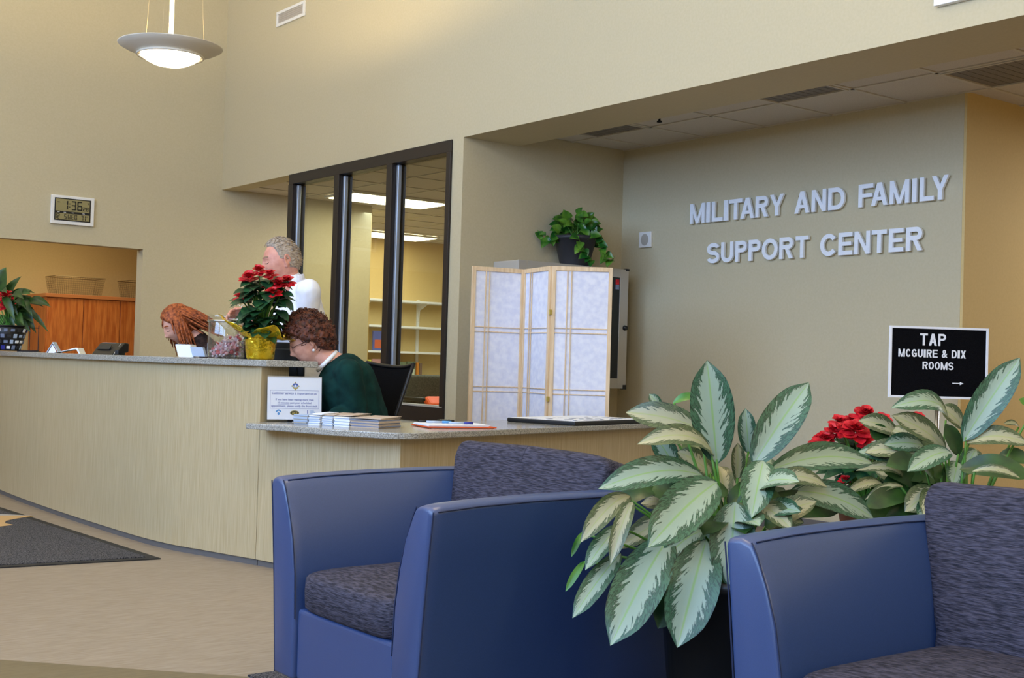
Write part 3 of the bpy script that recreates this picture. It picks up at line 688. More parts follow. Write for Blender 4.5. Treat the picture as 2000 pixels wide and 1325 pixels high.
# ------------------------------------------------------------------ lounge chairs
def loft(mb, secs, closed=True):
    n = len(secs[0]); vs = [q for s_ in secs for q in s_]
    fs = [(j*n+i, j*n+(i+1) % n, (j+1)*n+(i+1) % n, (j+1)*n+i) for j in range(len(secs)-1) for i in range(n if closed else n-1)]
    fs += [tuple(range(n-1, -1, -1)), tuple((len(secs)-1)*n+i for i in range(n))]
    return mb.add(vs, fs)
def puff(c, d, ax, crown=.02, p=5.0, nu=20, nv=14):
    """soft cushion: superellipsoid block with slightly crowned faces"""
    c = V(c); mb = MB()
    def sp(t, e): return math.copysign(abs(t)**e, t)
    e = 2/p
    def fn(u, v):
        a = 2*PI*u; b = (v-.5)*PI
        cb = sp(math.cos(b), e)
        x = cb*sp(math.cos(a), e); y = cb*sp(math.sin(a), e); z = sp(math.sin(b), e)
        k = 1+crown*(1-x*x)*(1-y*y)/max(d[2], .05)*2
        return c+ax[0]*(x*d[0]/2)+ax[1]*(y*d[1]/2)+ax[2]*(z*k*d[2]/2)
    return mb.grid(fn, nu*2, nv)
def armchair(x0, yc, label):
    t = thing('lounge_chair', label, 'armchair', (x0, yc, 0), 'blue lounge chairs')
    P = lambda x, y, z: V((x0+x, yc+y, z))
    D = 1.04
    for s in (1, -1):
        # arm profile in (y, z): inner face flares outward near the top, outer face leans out
        prof = [(.285, .11), (.29, .30), (.298, .44), (.318, .55), (.345, .64), (.378, .715), (.395, .742), (.43, .752), (.468, .748), (.478, .735), (.462, .60), (.440, .40), (.424, .22), (.415, .11)]
        def sec(x, dz=0, k=1, dy=0):
            out = []
            for y, z in prof:
                zz = z+(dz if z > .7 else dz*.6*(max(z-.5, 0)/.25))
                yy = .37+(y-.37)*k+dy
                out.append(P(x, s*yy, zz))
            return out
        a = MB(); loft(a, [sec(0, -.020, .93), sec(.012, -.014, .985), sec(.04, -.010), sec(.15, -.004), sec(.35, .002), sec(.6, .004), sec(.85, .002), sec(D, -.004)])
        arm = obj('arm', a, 'vinyl', t, True, bevel=.008, seg=2)
        # welted seams along the front edges and the top
        sm = MB()
        sm.tube([P(.004, s*y, z-.012*(z > .6)) for y, z in prof[1:7]], .0022, 5)
        sm.tube([P(.004, s*y, z-.012*(z > .6)) for y, z in prof[9:]], .0022, 5)
        inn = prof[6]; ou = prof[9]
        sm.tube([P(x, s*inn[0], inn[1]+dz+.001) for x, dz in ((.02, -.013), (.15, -.004), (.35, .002), (.6, .004), (1.03, -.004))], .002, 5)
        sm.tube([P(x, s*ou[0], ou[1]+dz+.001) for x, dz in ((.02, -.013), (.15, -.004), (.35, .002), (.6, .004), (1.03, -.004))], .002, 5)
        obj('seam', sm, 'seam', arm)
    obj('front_rail', MB().box2(P(.012, -.287, .11), P(.10, .287, .333)), 'vinyl', t, bevel=.012, seg=3)
    bk = MB(); loft(bk, [[P(.80, y, .11), P(.80, y, .40), P(.90, y, .70), P(.93, y, .735), P(1.03, y, .735), P(1.05, y, .11)] for y in (-.415, -.40, .40, .415)])
    obj('back_frame', bk, 'vinyl', t, bevel=.015, seg=3)
    obj('base_board', MB().box2(P(.06, -.30, .095), P(1.0, .30, .13)), 'black', t)
    obj('seat_cushion', puff(P(.345, 0, .392), (.70, .585, .135), (X, Y, Z), .016, 7), 'fabric', t, True)
    tl = math.radians(16); ax = (V((math.sin(tl), 0, math.cos(tl))), Y, V((-math.cos(tl), 0, math.sin(tl))))
    bc = MB()
    # back cushion: wider at the arm tops, flat top edge
    def fn(u, v):
        def sp(q, e): return math.copysign(abs(q)**e, q)
        a = 2*PI*u; b = (v-.5)*PI; e = 2/13
        cb = sp(math.cos(b), e); h = cb*sp(math.cos(a), e); y = cb*sp(math.sin(a), e); z = sp(math.sin(b), e)
        hh = h*.5+.5; wd = .30+.108*min(max((hh-.30)/.36, 0), 1)
        bulge = 1+.12*(1-y*y)*(1-h*h)
        sag = .007*math.cos(y*4+1)*hh
        return P(.562, 0, .415)+ax[0]*(hh*.465+sag*.6)+Y*(y*wd)+ax[2]*((z*.5*bulge-.5)*.20)
    bc.grid(fn, 56, 24)
    obj('back_cushion', bc, 'fabric', t, True)
    for px in (.06, .98):
        for py in (-.36, .36): obj('leg', MB().lathe([(.020, 0), (.024, .04), (.028, .112)], P(px, py, 0), 4), 'leather', t)
    return t
armchair(1.892, 3.292, 'blue vinyl lounge chair whose back is against the reception desk, nearer the frame centre')
armchair(2.222, 1.586, 'blue vinyl lounge chair cut by the right edge of the frame')

# ------------------------------------------------------------------ plants
FACE = V((-.60, -.62, .50)).normalized()
def leaf(base, tip, width, arch=.1, nrm=FACE, nu=6, nv=12, fold=.14, pw=(.75, 1.15), twist=0., wave=0.):
    base = V(base); tip = V(tip); ax = tip-base; ln = ax.length; t = ax/ln
    side = t.cross(nrm)
    if side.length < .15: side = t.cross(V((.3, -.8, .5)))
    side.normalize(); n = side.cross(t).normalized()
    if n.dot(nrm) < 0: n = -n; side = -side
    if twist: side, n = side*math.cos(twist)+n*math.sin(twist), n*math.cos(twist)-side*math.sin(twist)
    pk = 1 if pw is None else (pw[0]/(pw[0]+pw[1]))**pw[0]*(pw[1]/(pw[0]+pw[1]))**pw[1]
    up_ = n*.6+Z*.4
    def fn(u, v):
        c = base+ax*v+up_*(arch*ln*4*v*(1-v)*(1-.25*v))
        if pw is None:   # elliptic blade with a short drawn-out tip
            e = min(max((v-.80)/.20, 0), 1); w_ = ((4*v*(1-v))**.60*(1-.62*e*e))*width/2 if 0 < v < 1 else .0008
        else: w_ = (v**pw[0]*(1-v)**pw[1]/pk)*width/2 if 0 < v < 1 else .0005
        q = (u-.5)*2
        return c+side*(q*w_)+n*(abs(q)**1.4*w_*fold*2+wave*width*math.sin(v*9+q*2)*abs(q))
    return MB().grid(fn, nu, nv, uv=True)
def petiole(a, b, r=.006, sag=.05):
    a = V(a); b = V(b); m = (a+b)/2+Z*sag
    return MB().tube([a.lerp(m, u)*(1-u)+m.lerp(b, u)*u for u in [k/6 for k in range(7)]], [r*(1.4-.6*k/6) for k in range(7)], 6)
AGLA_A=[((2.586, 2.437, 0.874),(2.54, 2.44, 1.155),0.122,0.05,0),
((2.708, 2.407, 0.869),(2.862, 2.347, 1.1),0.111,0.06,0),
((2.624, 2.532, 0.953),(2.461, 2.68, 0.999),0.085,0.10,0),
((2.577, 2.444, 0.89),(2.353, 2.513, 0.92),0.070,0.26,0),
((2.551, 2.464, 0.83),(2.26, 2.562, 0.797),0.090,0.16,0),
((2.526, 2.383, 0.818),(2.268, 2.37, 0.664),0.130,0.10,0),
((2.689, 2.358, 0.875),(2.562, 2.283, 0.736),0.095,0.10,0),
((2.395, 2.585, 0.767),(2.214, 2.575, 0.654),0.064,0.20,0),
((2.347, 2.521, 0.759),(2.246, 2.489, 0.604),0.047,0.18,0),
((2.369, 2.581, 0.686),(2.227, 2.567, 0.58),0.059,0.12,0),
((2.346, 2.563, 0.612),(2.191, 2.572, 0.454),0.064,0.08,0),
((2.429, 2.461, 0.663),(2.22, 2.451, 0.401),0.137,0.08,0),
((2.496, 2.385, 0.661),(2.359, 2.345, 0.401),0.139,0.08,0),
((2.571, 2.35, 0.765),(2.506, 2.305, 0.552),0.121,0.10,0),
((2.802, 2.424, 0.843),(3.14, 2.329, 0.863),0.093,0.14,0),
((2.764, 2.404, 0.805),(2.914, 2.314, 0.802),0.059,0.25,0),
((2.872, 2.41, 0.78),(3.107, 2.296, 0.704),0.093,0.16,0),
((2.747, 2.444, 0.726),(2.88, 2.368, 0.695),0.065,0.15,0),
((2.27, 2.622, 0.591),(2.213, 2.63, 0.514),0.021,0.10,1),
((2.295, 2.664, 0.663),(2.248, 2.651, 0.603),0.017,0.10,1),
((2.57, 2.596, 1.029),(2.628, 2.551, 1.049),0.027,0.20,1),
((2.777, 2.492, 0.891),(2.765, 2.498, 1.019),0.054,0.05,0),
((2.597, 2.677, 1.008),(2.569, 2.697, 1.052),0.033,0.10,0),
((2.532, 2.432, 0.681),(2.393, 2.439, 0.611),0.078,0.15,0),
((2.579, 2.594, 0.847),(2.527, 2.631, 0.939),0.068,0.05,0),
((2.739, 2.498, 0.816),(2.736, 2.498, 0.919),0.044,0.05,2),
((2.662, 2.531, 0.83),(2.582, 2.59, 0.891),0.071,0.10,2),
((2.549, 2.498, 0.557),(2.444, 2.506, 0.412),0.100,0.08,1),
((2.596, 2.436, 0.591),(2.567, 2.411, 0.457),0.113,0.08,1),
((2.604, 2.528, 0.723),(2.387, 2.62, 0.616),0.072,0.15,2),
((2.594, 2.536, 0.679),(2.42, 2.596, 0.553),0.087,0.15,1),
((2.617, 2.48, 0.713),(2.529, 2.488, 0.575),0.086,0.12,1),
((2.671, 2.475, 0.784),(2.547, 2.533, 0.747),0.073,0.20,1),
((2.602, 2.428, 0.734),(2.547, 2.406, 0.789),0.020,0.10,0),
((2.673, 2.436, 0.752),(2.822, 2.386, 0.75),0.073,0.20,1),
((2.736, 2.453, 0.711),(3.027, 2.356, 0.722),0.089,0.15,1),
((2.688, 2.488, 0.738),(2.805, 2.46, 0.81),0.059,0.10,1),
((2.664, 2.506, 0.745),(2.657, 2.573, 0.82),0.066,0.10,1),
((2.535, 2.604, 0.777),(2.393, 2.663, 0.718),0.058,0.20,1),
]
AGLA_B=[((3.491, 2.249, 0.937),(3.6, 2.135, 1.194),0.101,0.05,0),
((3.489, 2.312, 0.991),(3.264, 2.357, 1.028),0.073,0.30,0),
((3.409, 2.437, 0.939),(3.293, 2.499, 0.981),0.068,0.15,0),
((3.443, 2.287, 0.9),(3.266, 2.356, 1.005),0.079,0.12,0),
((3.431, 2.358, 0.908),(3.292, 2.401, 0.912),0.067,0.10,0),
((3.411, 2.248, 0.896),(3.224, 2.266, 0.842),0.074,0.12,0),
((3.408, 2.377, 0.849),(3.245, 2.463, 0.885),0.074,0.15,0),
((3.499, 2.243, 0.924),(3.603, 2.1, 0.929),0.073,0.20,0),
((3.397, 2.197, 0.849),(3.519, 2.041, 0.837),0.080,0.15,1),
((3.441, 2.237, 0.891),(3.388, 2.251, 0.985),0.053,0.08,1),
((3.574, 2.311, 0.969),(3.514, 2.354, 1.034),0.078,0.08,2),
((3.622, 2.213, 0.883),(3.658, 2.123, 0.873),0.054,0.15,1),
((3.355, 2.129, 0.85),(3.445, 2.035, 0.837),0.030,0.20,2),
((3.371, 2.442, 0.913),(3.312, 2.473, 0.96),0.065,0.10,1),
((3.267, 2.298, 0.76),(3.126, 2.344, 0.731),0.068,0.15,1),
((3.338, 2.244, 0.781),(3.223, 2.27, 0.722),0.083,0.12,0),
((3.273, 2.318, 0.789),(3.152, 2.361, 0.752),0.028,0.20,2),
((3.246, 2.376, 0.795),(3.141, 2.419, 0.769),0.038,0.20,2),
((3.345, 2.364, 0.809),(3.193, 2.428, 0.832),0.035,0.30,2),
((3.395, 2.262, 0.824),(3.344, 2.3, 0.862),0.063,0.10,1),
((3.428, 2.301, 0.788),(3.336, 2.309, 0.736),0.079,0.10,1),
((3.433, 2.36, 0.798),(3.289, 2.407, 0.767),0.080,0.15,1),
((3.47, 2.293, 0.803),(3.342, 2.39, 0.823),0.080,0.15,1),
((3.67, 2.175, 0.976),(3.603, 2.187, 0.987),0.022,0.20,2),
((3.659, 2.118, 1.035),(3.62, 2.147, 1.066),0.032,0.10,1),
((3.476, 2.262, 0.862),(3.377, 2.214, 0.798),0.063,0.10,0),
((3.563, 2.257, 0.9),(3.49, 2.253, 0.822),0.064,0.10,0),
((3.399, 2.262, 0.715),(3.22, 2.335, 0.7),0.094,0.15,1),
((3.367, 2.349, 0.706),(3.174, 2.433, 0.706),0.095,0.15,1),
((3.472, 2.33, 0.768),(3.469, 2.331, 0.864),0.080,0.10,1),
((3.49, 2.402, 0.891),(3.436, 2.442, 0.938),0.066,0.10,1),
]

def pot(t, c, r0, r1, h, m, name='pot', n=40):
    obj(name, MB().lathe([(r0*.96, 0), (r0, .01), (r1, h-.03), (r1+.012, h-.028), (r1+.012, h), (r1-.006, h), (r1-.01, h-.05), (0.001, h-.05)], c, n, cap=False), m, t, True)
    obj('soil', MB().lathe([(.001, h-.035), (r1*.6, h-.03), (r1-.008, h-.04)], c, n, cap=False), 'soil', t, True)
def aglaonema(c, tab, label, h):
    t = thing('aglaonema_plant', label, 'plant', (c[0], c[1], 0), 'silver leaved floor plants')
    pot(t, V((c[0], c[1], 0)), .15, .20, h, 'black')
    rng = random.Random(len(tab))
    for i, ((bx, by, bz), (tx, ty, tz), w_, ar, k) in enumerate(tab):
        b = V((bx, by, bz)); q = V((tx, ty, tz))
        nr = (FACE+V((rng.uniform(-.18, .18), rng.uniform(-.18, .18), rng.uniform(-.1, .15)))).normalized()
        m = ('agla', 'green', 'agla2')[k]
        if k == 0 and i in (2, 3, 7, 8, 15): m = 'agla2'
        if k == 1 and w_ > .05: m = 'darkgreen'
        obj('leaf', leaf(b-(q-b)*.03, q, w_*1.0, ar, nr, 8, 16, fold=.10, pw=None, wave=.02), m, t, True, fix=False)
        root = V((c[0]+rng.uniform(-.05, .05), c[1]+rng.uniform(-.05, .05), h-.06))
        if i % 1 == 0: obj('petiole', petiole(root.lerp(b, .15), b+(q-b)*.02, .0042, .03), 'stem', t, True)
    for k in range(26):   # inner leaves that close the crown
        a = rng.uniform(0, 2*PI); e = rng.uniform(-.35, .9); b = V((c[0]+.05*math.cos(a), c[1]+.05*math.sin(a), c[2]-.06+rng.uniform(-.10, .08)))
        o_ = V((math.cos(a)*math.cos(e), math.sin(a)*math.cos(e), math.sin(e)-.15)); ln = rng.uniform(.16, .24)
        q = b+o_*ln
        if not (2.12 < q.y < 2.76): continue
        obj('leaf', leaf(b+o_*.05, q, ln*.36, .14, (FACE+Z*.3).normalized(), 8, 14, fold=.10, pw=None, wave=.02), rng.choice(['agla', 'agla2', 'darkgreen']), t, True, fix=False)
        obj('petiole', petiole(V((c[0], c[1], h-.06)), b+o_*.055, .0042, .02), 'stem', t, True)
    for k in range(5):
        a = k*1.26; q = V((c[0]+.05*math.cos(a), c[1]+.05*math.sin(a), h-.05))
        obj('stalk', MB().tube([q, q+V((.01, .01, c[2]-h+.02))], [.012, .009], 8), 'stem', t, True)
    return t
aglaonema((2.66, 2.44, .78), AGLA_A, 'large silver and green leaved plant between the two blue chairs', .56)
aglaonema((3.46, 2.28, .87), AGLA_B, 'silver and green leaved plant behind the right hand blue chair', .60)

# pothos on the cabinet
def heart(base, tip, width, nrm, arch=.12): return leaf(base, tip, width, arch, nrm, 6, 8, .16, (.42, .95))
t = thing('pothos_plant', 'trailing green pothos in a charcoal pot above the shoji screen', 'plant', (6.39, 7.60, 1.912))
pc = V((6.39, 7.60, 1.912))
pot(t, pc, .115, .165, .235, 'dgrey')
rng = random.Random(5)
view = (EYE-pc).normalized(); RH = R0
for i in range(112):
    # foliage dome in (right, up) seen from the front, real depth around the pot
    a = rng.uniform(-.15, PI+.15); rr = rng.uniform(.25, 1)**.6
    dx = math.cos(a)*.235*rr; dz = .23+max(math.sin(a), -.2)*.225*rr; dd = rng.uniform(-.13, .12)
    b = pc+RH*dx*.62+Z*(dz*.86+.02)+view*dd
    b.y = min(b.y, 7.74)
    out = (RH*math.cos(a)*1.0+Z*rng.uniform(-.9, .7)+view*rng.uniform(.1, .7)).normalized()
    ln = rng.uniform(.07, .105); q = b+out*ln; q.y = min(q.y, 7.75)
    nr = (view*.8+Z*.6+RH*rng.uniform(-.5, .5)).normalized()
    o = obj('leaf', heart(b, q, ln*rng.uniform(.72, .9), nr), 'pothos', t, True, fix=False)
    if i % 3 == 0: obj('vine', petiole(pc+V((rng.uniform(-.06, .06), rng.uniform(-.05, .05), .20)), b, .0025, .05), 'stem', t, True)
def vine(pts, n, seed):
    r_ = random.Random(seed); pts = [V(q) for q in pts]
    obj('vine', MB().tube(pts, .0028, 5), 'stem', t, True)
    for k in range(n):
        u = (k+.6)/n*(len(pts)-1); i = min(int(u), len(pts)-2); b = pts[i].lerp(pts[i+1], u-i)
        out = (RH*r_.uniform(-.8, .8)+Z*r_.uniform(-.9, .1)+view*.35).normalized(); ln = r_.uniform(.065, .095)
        obj('leaf', heart(b, b+out*ln, ln*.8, (view*.9+Z*.5+RH*r_.uniform(-.4, .4)).normalized()), 'pothos', t, True, fix=False)
pf = pc+view*.18
vine([pf+RH*.02+Z*.24, pf+RH*.05+Z*.16, pf+RH*.10+Z*.10, pf+RH*.14+Z*.04], 8, 1)
vine([pc+RH*.15+Z*.22+view*.08, pc+RH*.22+Z*.14+view*.1, pc+RH*.25+Z*.07+view*.1, pc+RH*.31+Z*.05+view*.1], 9, 2)
vine([pc-RH*.12+Z*.24+view*.1, pc-RH*.20+Z*.20+view*.1, pc-RH*.26+Z*.22+view*.08, pc-RH*.30+Z*.28+view*.05], 6, 3)

# poinsettias
def bloom(parent, c, d, seed):
    r_ = random.Random(seed); c = V(c); mb = MB()
    ax_ = (Z*.75+FACE*.6).normalized(); e1 = ax_.cross(V((.3, .9, .2))).normalized(); e2 = ax_.cross(e1)
    for n, el, s_, cu in ((7, -.05, .54, -.10), (7, .45, .46, .10), (5, .85, .36, .22), (3, 1.25, .26, .3)):
        for k in range(n):
            a = 2*PI*(k+n*.37)/n+r_.uniform(-.3, .3); e = el+r_.uniform(-.2, .2)
            out = (e1*math.cos(a)+e2*math.sin(a))*math.cos(e)+ax_*math.sin(e)
            b_ = c+ax_*d*(.04+.10*max(el, 0))
            l_ = leaf(b_+out*d*.04, b_+out*d*s_*r_.uniform(.9, 1.15), d*.42, cu, (ax_*.8+out*.3).normalized(), 4, 6, .16, (.7, .8))
            mb.add(l_.v, l_.f)
    return obj('flower', mb, 'red', parent, True, fix=False)
def poin_leaves(t, c, rx, z0, z1, n, seed, size=(.07, .11), tight=1.):
    r_ = random.Random(seed)
    for i in range(n):
        a = r_.uniform(0, 2*PI); z = r_.uniform(z0, z1); k = math.sqrt(r_.uniform(.15, 1))
        prof = math.sin(PI*min(max((z-z0)/(z1-z0), 0), 1)*.75+.35)
        b = V((c[0]+math.cos(a)*rx*k*.55*prof, c[1]+math.sin(a)*rx*k*.55*prof, z))
        out = (V((math.cos(a), math.sin(a), 0))+Z*r_.uniform(-.9, .25)).normalized(); ln = r_.uniform(*size)
        obj('leaf', leaf(b, b+out*ln, ln*r_.uniform(.66, .82), .1, (V((math.cos(a), math.sin(a), 0))*.5+Z*.6+FACE*.4).normalized(), 4, 8, .12, (.6, 1.0)), 'poinleaf', t, True, fix=False)
        if i % 4 == 0: obj('stem', petiole(V((c[0], c[1], z0-.04)), b, .004, .02), 'stem', t, True)
BL = [(3.023, 6.363, 1.547, .084), (3.064, 6.33, 1.59, .073), (3.105, 6.274, 1.566, .067), (3.154, 6.264, 1.521, .073), (3.199, 6.254, 1.537, .079), (3.109, 6.237, 1.464, .078), (3.015, 6.434, 1.441, .074), (3.119, 6.354, 1.516, .045)]
t = thing('poinsettia', 'red poinsettia in a gold foil pot on the raised counter', 'plant', (3.115, 6.385, 1.11))
gc = V((3.115, 6.385, 1.11))
rn = random.Random(3)
def crink(a, z): return 1+.018*math.sin(a*11+z*60)+.014*math.sin(a*23-z*90)+.01*math.sin(a*5+z*140)
obj('foil_pot', MB().lathe([(.002, .002), (.070, .002), (.076, .01), (.080, .05), (.085, .09), (.090, .125), (.088, .135), (.08, .13), (.02, .125)], gc, 72, cap=False, fn=crink), 'gold', t, True)
# flared foil collar with two long points
col = MB()
def cfn(u, v):
    a = 2*PI*u; d = V((math.cos(a), math.sin(a), 0)); s_ = d.dot(R0)
    fl = .062+.030*math.cos(a*4+.6)+.075*max(-s_, 0)**6+.05*max(s_, 0)**6
    r_ = .089+v*fl*(1+.05*math.sin(a*17))
    return gc+d*r_+Z*(.118+v*(.05+.022*math.cos(a*4+.6)+.07*max(-s_, 0)**6-.045*max(s_, 0)**4)+.008*math.sin(a*9+v*3)*v)
col.grid(cfn, 72, 6)
obj('foil_collar', col, 'gold', t, True, fix=False, solid=.0012)
obj('soil', MB().lathe([(.001, .128), (.07, .126)], gc, 24, cap=False), 'soil', t)
for i, (x, y, z, d_) in enumerate(BL): bloom(t, (x, y, z), d_*1.3, i)
poin_leaves(t, (3.115, 6.36), .175, 1.25, 1.56, 130, 11, (.08, .12))
for x, y, z, d_ in BL: obj('stem', petiole(gc+Z*.13, V((x, y, z)), .004, .03), 'stem', t, True)

BL2 = [(4.435, 3.544, .831, .076), (4.469, 3.517, .863, .081), (4.464, 3.458, .874, .076), (4.462, 3.397, .871, .11), (4.574, 3.436, .941, .09), (4.527, 3.535, .902, .077), (4.571, 3.501, .908, .077), (4.457, 3.59, .82, .068), (4.594, 3.422, .863, .09), (4.712, 3.457, .906, .091), (4.495, 3.373, .824, .066), (4.471, 3.458, .663, .044), (4.839, 3.36, .928, .068)]
t = thing('poinsettia', 'red poinsettia on a low stand behind the silver leaved plants', 'plant', (4.60, 3.45, .40))
pot(t, V((4.60, 3.45, .40)), .09, .12, .20, 'leather')
for i, (x, y, z, d_) in enumerate(BL2): bloom(t, (x, y, z), d_*1.25, 40+i)
poin_leaves(t, (4.60, 3.45), .24, .62, .84, 60, 12, (.08, .12))
for x, y, z, d_ in BL2: obj('stem', petiole(V((4.6, 3.45, .56)), V((x, y, z)), .004, .03), 'stem', t, True)
t = thing('plant_stand', 'low dark wooden plant stand under the rear red poinsettia', 'stand', (4.60, 3.45, 0))
obj('top', MB().lathe([(.17, .375), (.175, .385), (.17, .40)], (4.6, 3.45, 0), 28), 'leather', t)
for a in (.5, 2.07, 3.64, 5.21): obj('leg', MB().tube([(4.6+.15*math.cos(a), 3.45+.15*math.sin(a), 0), (4.6+.12*math.cos(a), 3.45+.12*math.sin(a), .378)], .013, 8), 'leather', t)

# left plant in a mosaic basket
FH_ = V((FWD.x, FWD.y, 0)).normalized()
LT = [((2.78, 10.448, 1.459), (2.843, 10.405, 1.779), 0.22, 0.18, 1), ((2.838, 10.404, 1.461), (2.952, 10.363, 1.712), 0.095, 0.18, 1), ((2.845, 10.399, 1.441), (2.994, 10.232, 1.474), 0.125, 0.18, 1), ((2.86, 10.387, 1.482), (3.009, 10.273, 1.602), 0.11, 0.18, 1), ((2.876, 10.374, 1.503), (3.112, 10.294, 1.473), 0.095, 0.18, 1), ((2.989, 10.288, 1.515), (3.154, 10.262, 1.486), 0.081, 0.18, 1), ((2.909, 10.349, 1.471), (3.113, 10.1, 1.469), 0.073, 0.18, 1), ((2.909, 10.349, 1.463), (3.013, 10.2, 1.336), 0.11, 0.18, 1), ((2.904, 10.354, 1.443), (2.938, 10.219, 1.281), 0.125, 0.18, 1), ((2.942, 10.325, 1.465), (3.123, 10.176, 1.267), 0.051, 0.18, 1), ((2.862, 10.386, 1.421), (2.985, 10.178, 1.262), 0.081, 0.18, 1), ((2.831, 10.411, 1.399), (2.8, 10.427, 1.276), 0.147, 0.18, 1), ((2.812, 10.424, 1.46), (2.914, 10.381, 1.566), 0.132, 0.18, 1), ((2.747, 10.473, 1.457), (2.694, 10.452, 1.698), 0.147, 0.18, 1), ((2.75, 10.473, 1.376), (2.698, 10.559, 1.293), 0.147, 0.18, 1), ((2.956, 10.313, 1.506), (3.014, 10.294, 1.406), 0.066, 0.18, 1), ((2.923, 10.337, 1.545), (2.974, 10.178, 1.565), 0.073, 0.18, 1)]
LS = V((.0, .0, 0))
lc = V((2.85, 10.33, 1.11))
t = thing('lance_leaf_plant', 'dark leaved plant with red blooms in a mosaic basket, far left of counter', 'plant', lc)
obj('basket', MB().lathe([(.002, .004), (.095, .004), (.10, .012), (.135, .12), (.155, .20), (.148, .20), (.128, .12), (.002, .10)], lc, 28, cap=False), 'black', t, True)
rn = random.Random(9)
for row in range(4):
    for k in range(18):
        a = 2*PI*(k+.5*(row % 2))/18; zz = .03+row*.045; r_ = .103+(zz-.012)*.30
        d = V((math.cos(a), math.sin(a), 0)); s_ = Z.cross(d); u_ = (Z+d*.3).normalized()
        if d.dot(view) < -.3: continue
        obj('mosaic_chip', MB().box(lc+d*(r_+.002)+Z*zz, (.026+.006*rn.random(), .006, .022+.012*rn.random()), (s_, d, u_)), rn.choice(['paper', 'bluepaper', 'bluepaper', 'penblue', 'inkgrey', 'dgrey']), t, bevel=.002, seg=1)
obj('rim', MB().tube([lc+V((.155*math.cos(a*PI/16), .155*math.sin(a*PI/16), .20)) for a in range(33)], .006, 6), 'blackwire', t, True)
for bx, by in [(0, 0)]:
    pass
for i, (b, q, w_, ar, k) in enumerate(LT):
    obj('leaf', leaf(b, q, w_, ar, (FACE+V((0, 0, .3))).normalized(), 4, 9, .12, (.7, 1.1)), 'darkgreen', t, True, fix=False)
    obj('petiole', petiole(lc+Z*.16, V(b), .004, .03), 'stem', t, True)
rn = random.Random(6)
for k in range(16):
    a = rn.uniform(-1.2, 1.9); b = lc+Z*rn.uniform(.26, .44)+V((rn.uniform(-.08, .08), rn.uniform(-.08, .08), 0)); o_ = (R0*math.cos(a)*.9-FH_*rn.uniform(-.2, .6)+Z*math.sin(a)*.25).normalized()
    ln = rn.uniform(.17, .27); q = b+o_*ln-Z*rn.uniform(.0, .16)
    obj('leaf', leaf(b+o_*.05, q, ln*.30, .22, (FACE+Z*.3).normalized(), 4, 10, .12, (.7, 1.1)), 'darkgreen', t, True, fix=False)
    obj('petiole', petiole(lc+Z*.16, b+o_*.05, .004, .03), 'stem', t, True)
for i, q in enumerate(((2.815, 10.27, 1.53), (2.822, 10.265, 1.455))): bloom(t, q, .13, 70+i)
# wire rack beside it
t = thing('wire_rack', 'small black wire leaflet rack behind the mosaic basket', 'rack', (2.99, 10.22, 1.11))
rk = V((2.99, 10.22, 1.11)); rw = MB()
for dx in (-.07, -.0, .07): obj('upright', MB().tube([rk+R0*dx, rk+R0*dx+Z*.21], .003, 6), 'blackwire', t)
for zz in (.006, .012, .19): obj('rail', MB().tube([rk-R0*.075+Z*zz, rk+R0*.075+Z*zz], .003, 6), 'blackwire', t)
obj('foot', MB().box(rk+Z*.003, (.16, .08, .006), (R0, Z.cross(R0), Z)), 'blackwire', t)

# ------------------------------------------------------------------ things on the raised counter
FH = V((FWD.x, FWD.y, 0)).normalized()
# candy jar
jc = V((3.055, 6.70, 1.11))
t = thing('candy_jar', 'clear glass candy jar with lid on the raised counter', 'jar', jc)
obj('jar_wall', MB().lathe([(.002, .002), (.098, .002), (.106, .010), (.106, .205), (.102, .21), (.102, .012), (.094, .010), (.002, .010)], jc, 40, cap=False), 'jar', t, True)
obj('lid', MB().lathe([(.002, .216), (.100, .216), (.110, .219), (.110, .244), (.104, .250), (.002, .250)], jc, 40, cap=False), 'jar', t, True)
obj('lid_ring', MB().lathe([(.107, .206), (.112, .209), (.112, .216), (.107, .219)], jc, 40, cap=False), 'steel', t, True)
rn = random.Random(21)
proto = None; placed = []; k = 0
cm = [mat('candy_red', (196, 62, 72), .3), mat('candy_pink', (226, 160, 168), .3), mat('candy_cream', (236, 206, 208), .3)]
protos = []
for m_ in cm:
    mb = MB().ball((0, 0, .0), (.0135, .0135, .0075), 12, 8)
    tw = MB()
    for s in (1, -1):
        fan = [V((s*.012, 0, 0)), V((s*.026, .010, .004)), V((s*.028, 0, -.003)), V((s*.026, -.010, .004))]
        tw.add(fan+[q+V((0, 0, .0012)) for q in fan], [(0, 1, 2, 3), (7, 6, 5, 4), (0, 4, 5, 1), (1, 5, 6, 2), (2, 6, 7, 3), (3, 7, 4, 0)])
    o = obj('candy', mb, m_, None, True, org=(0, 0, 0)); w_ = obj('wrapper_twist', tw, 'candy2', o, org=(0, 0, 0))
    tag(o, 'wrapped peppermint candy inside the clear glass jar', 'candy', 'wrapped candies in the jar'); protos.append(o)
used = [False]*3
pts_ = []
for tries in range(6000):
    a = rn.uniform(0, 2*PI); r_ = .075*math.sqrt(rn.random()); z = rn.uniform(.028, .135)
    hcap = .085+.055*math.cos(a-.3)*r_/.08
    if z > hcap: continue
    q = jc+V((r_*math.cos(a), r_*math.sin(a), z))
    if all((q-p_).length > .0205 for p_ in pts_): pts_.append(q)
    if len(pts_) >= 120: break
for q in pts_:
    i = rn.choice([0, 1, 1, 2]); o = protos[i] if not used[i] else dup(protos[i], q)
    used[i] = True; o.location = q; o.rotation_euler = (rn.uniform(-1.3, 1.3), rn.uniform(-1.3, 1.3), rn.uniform(0, 6.28))

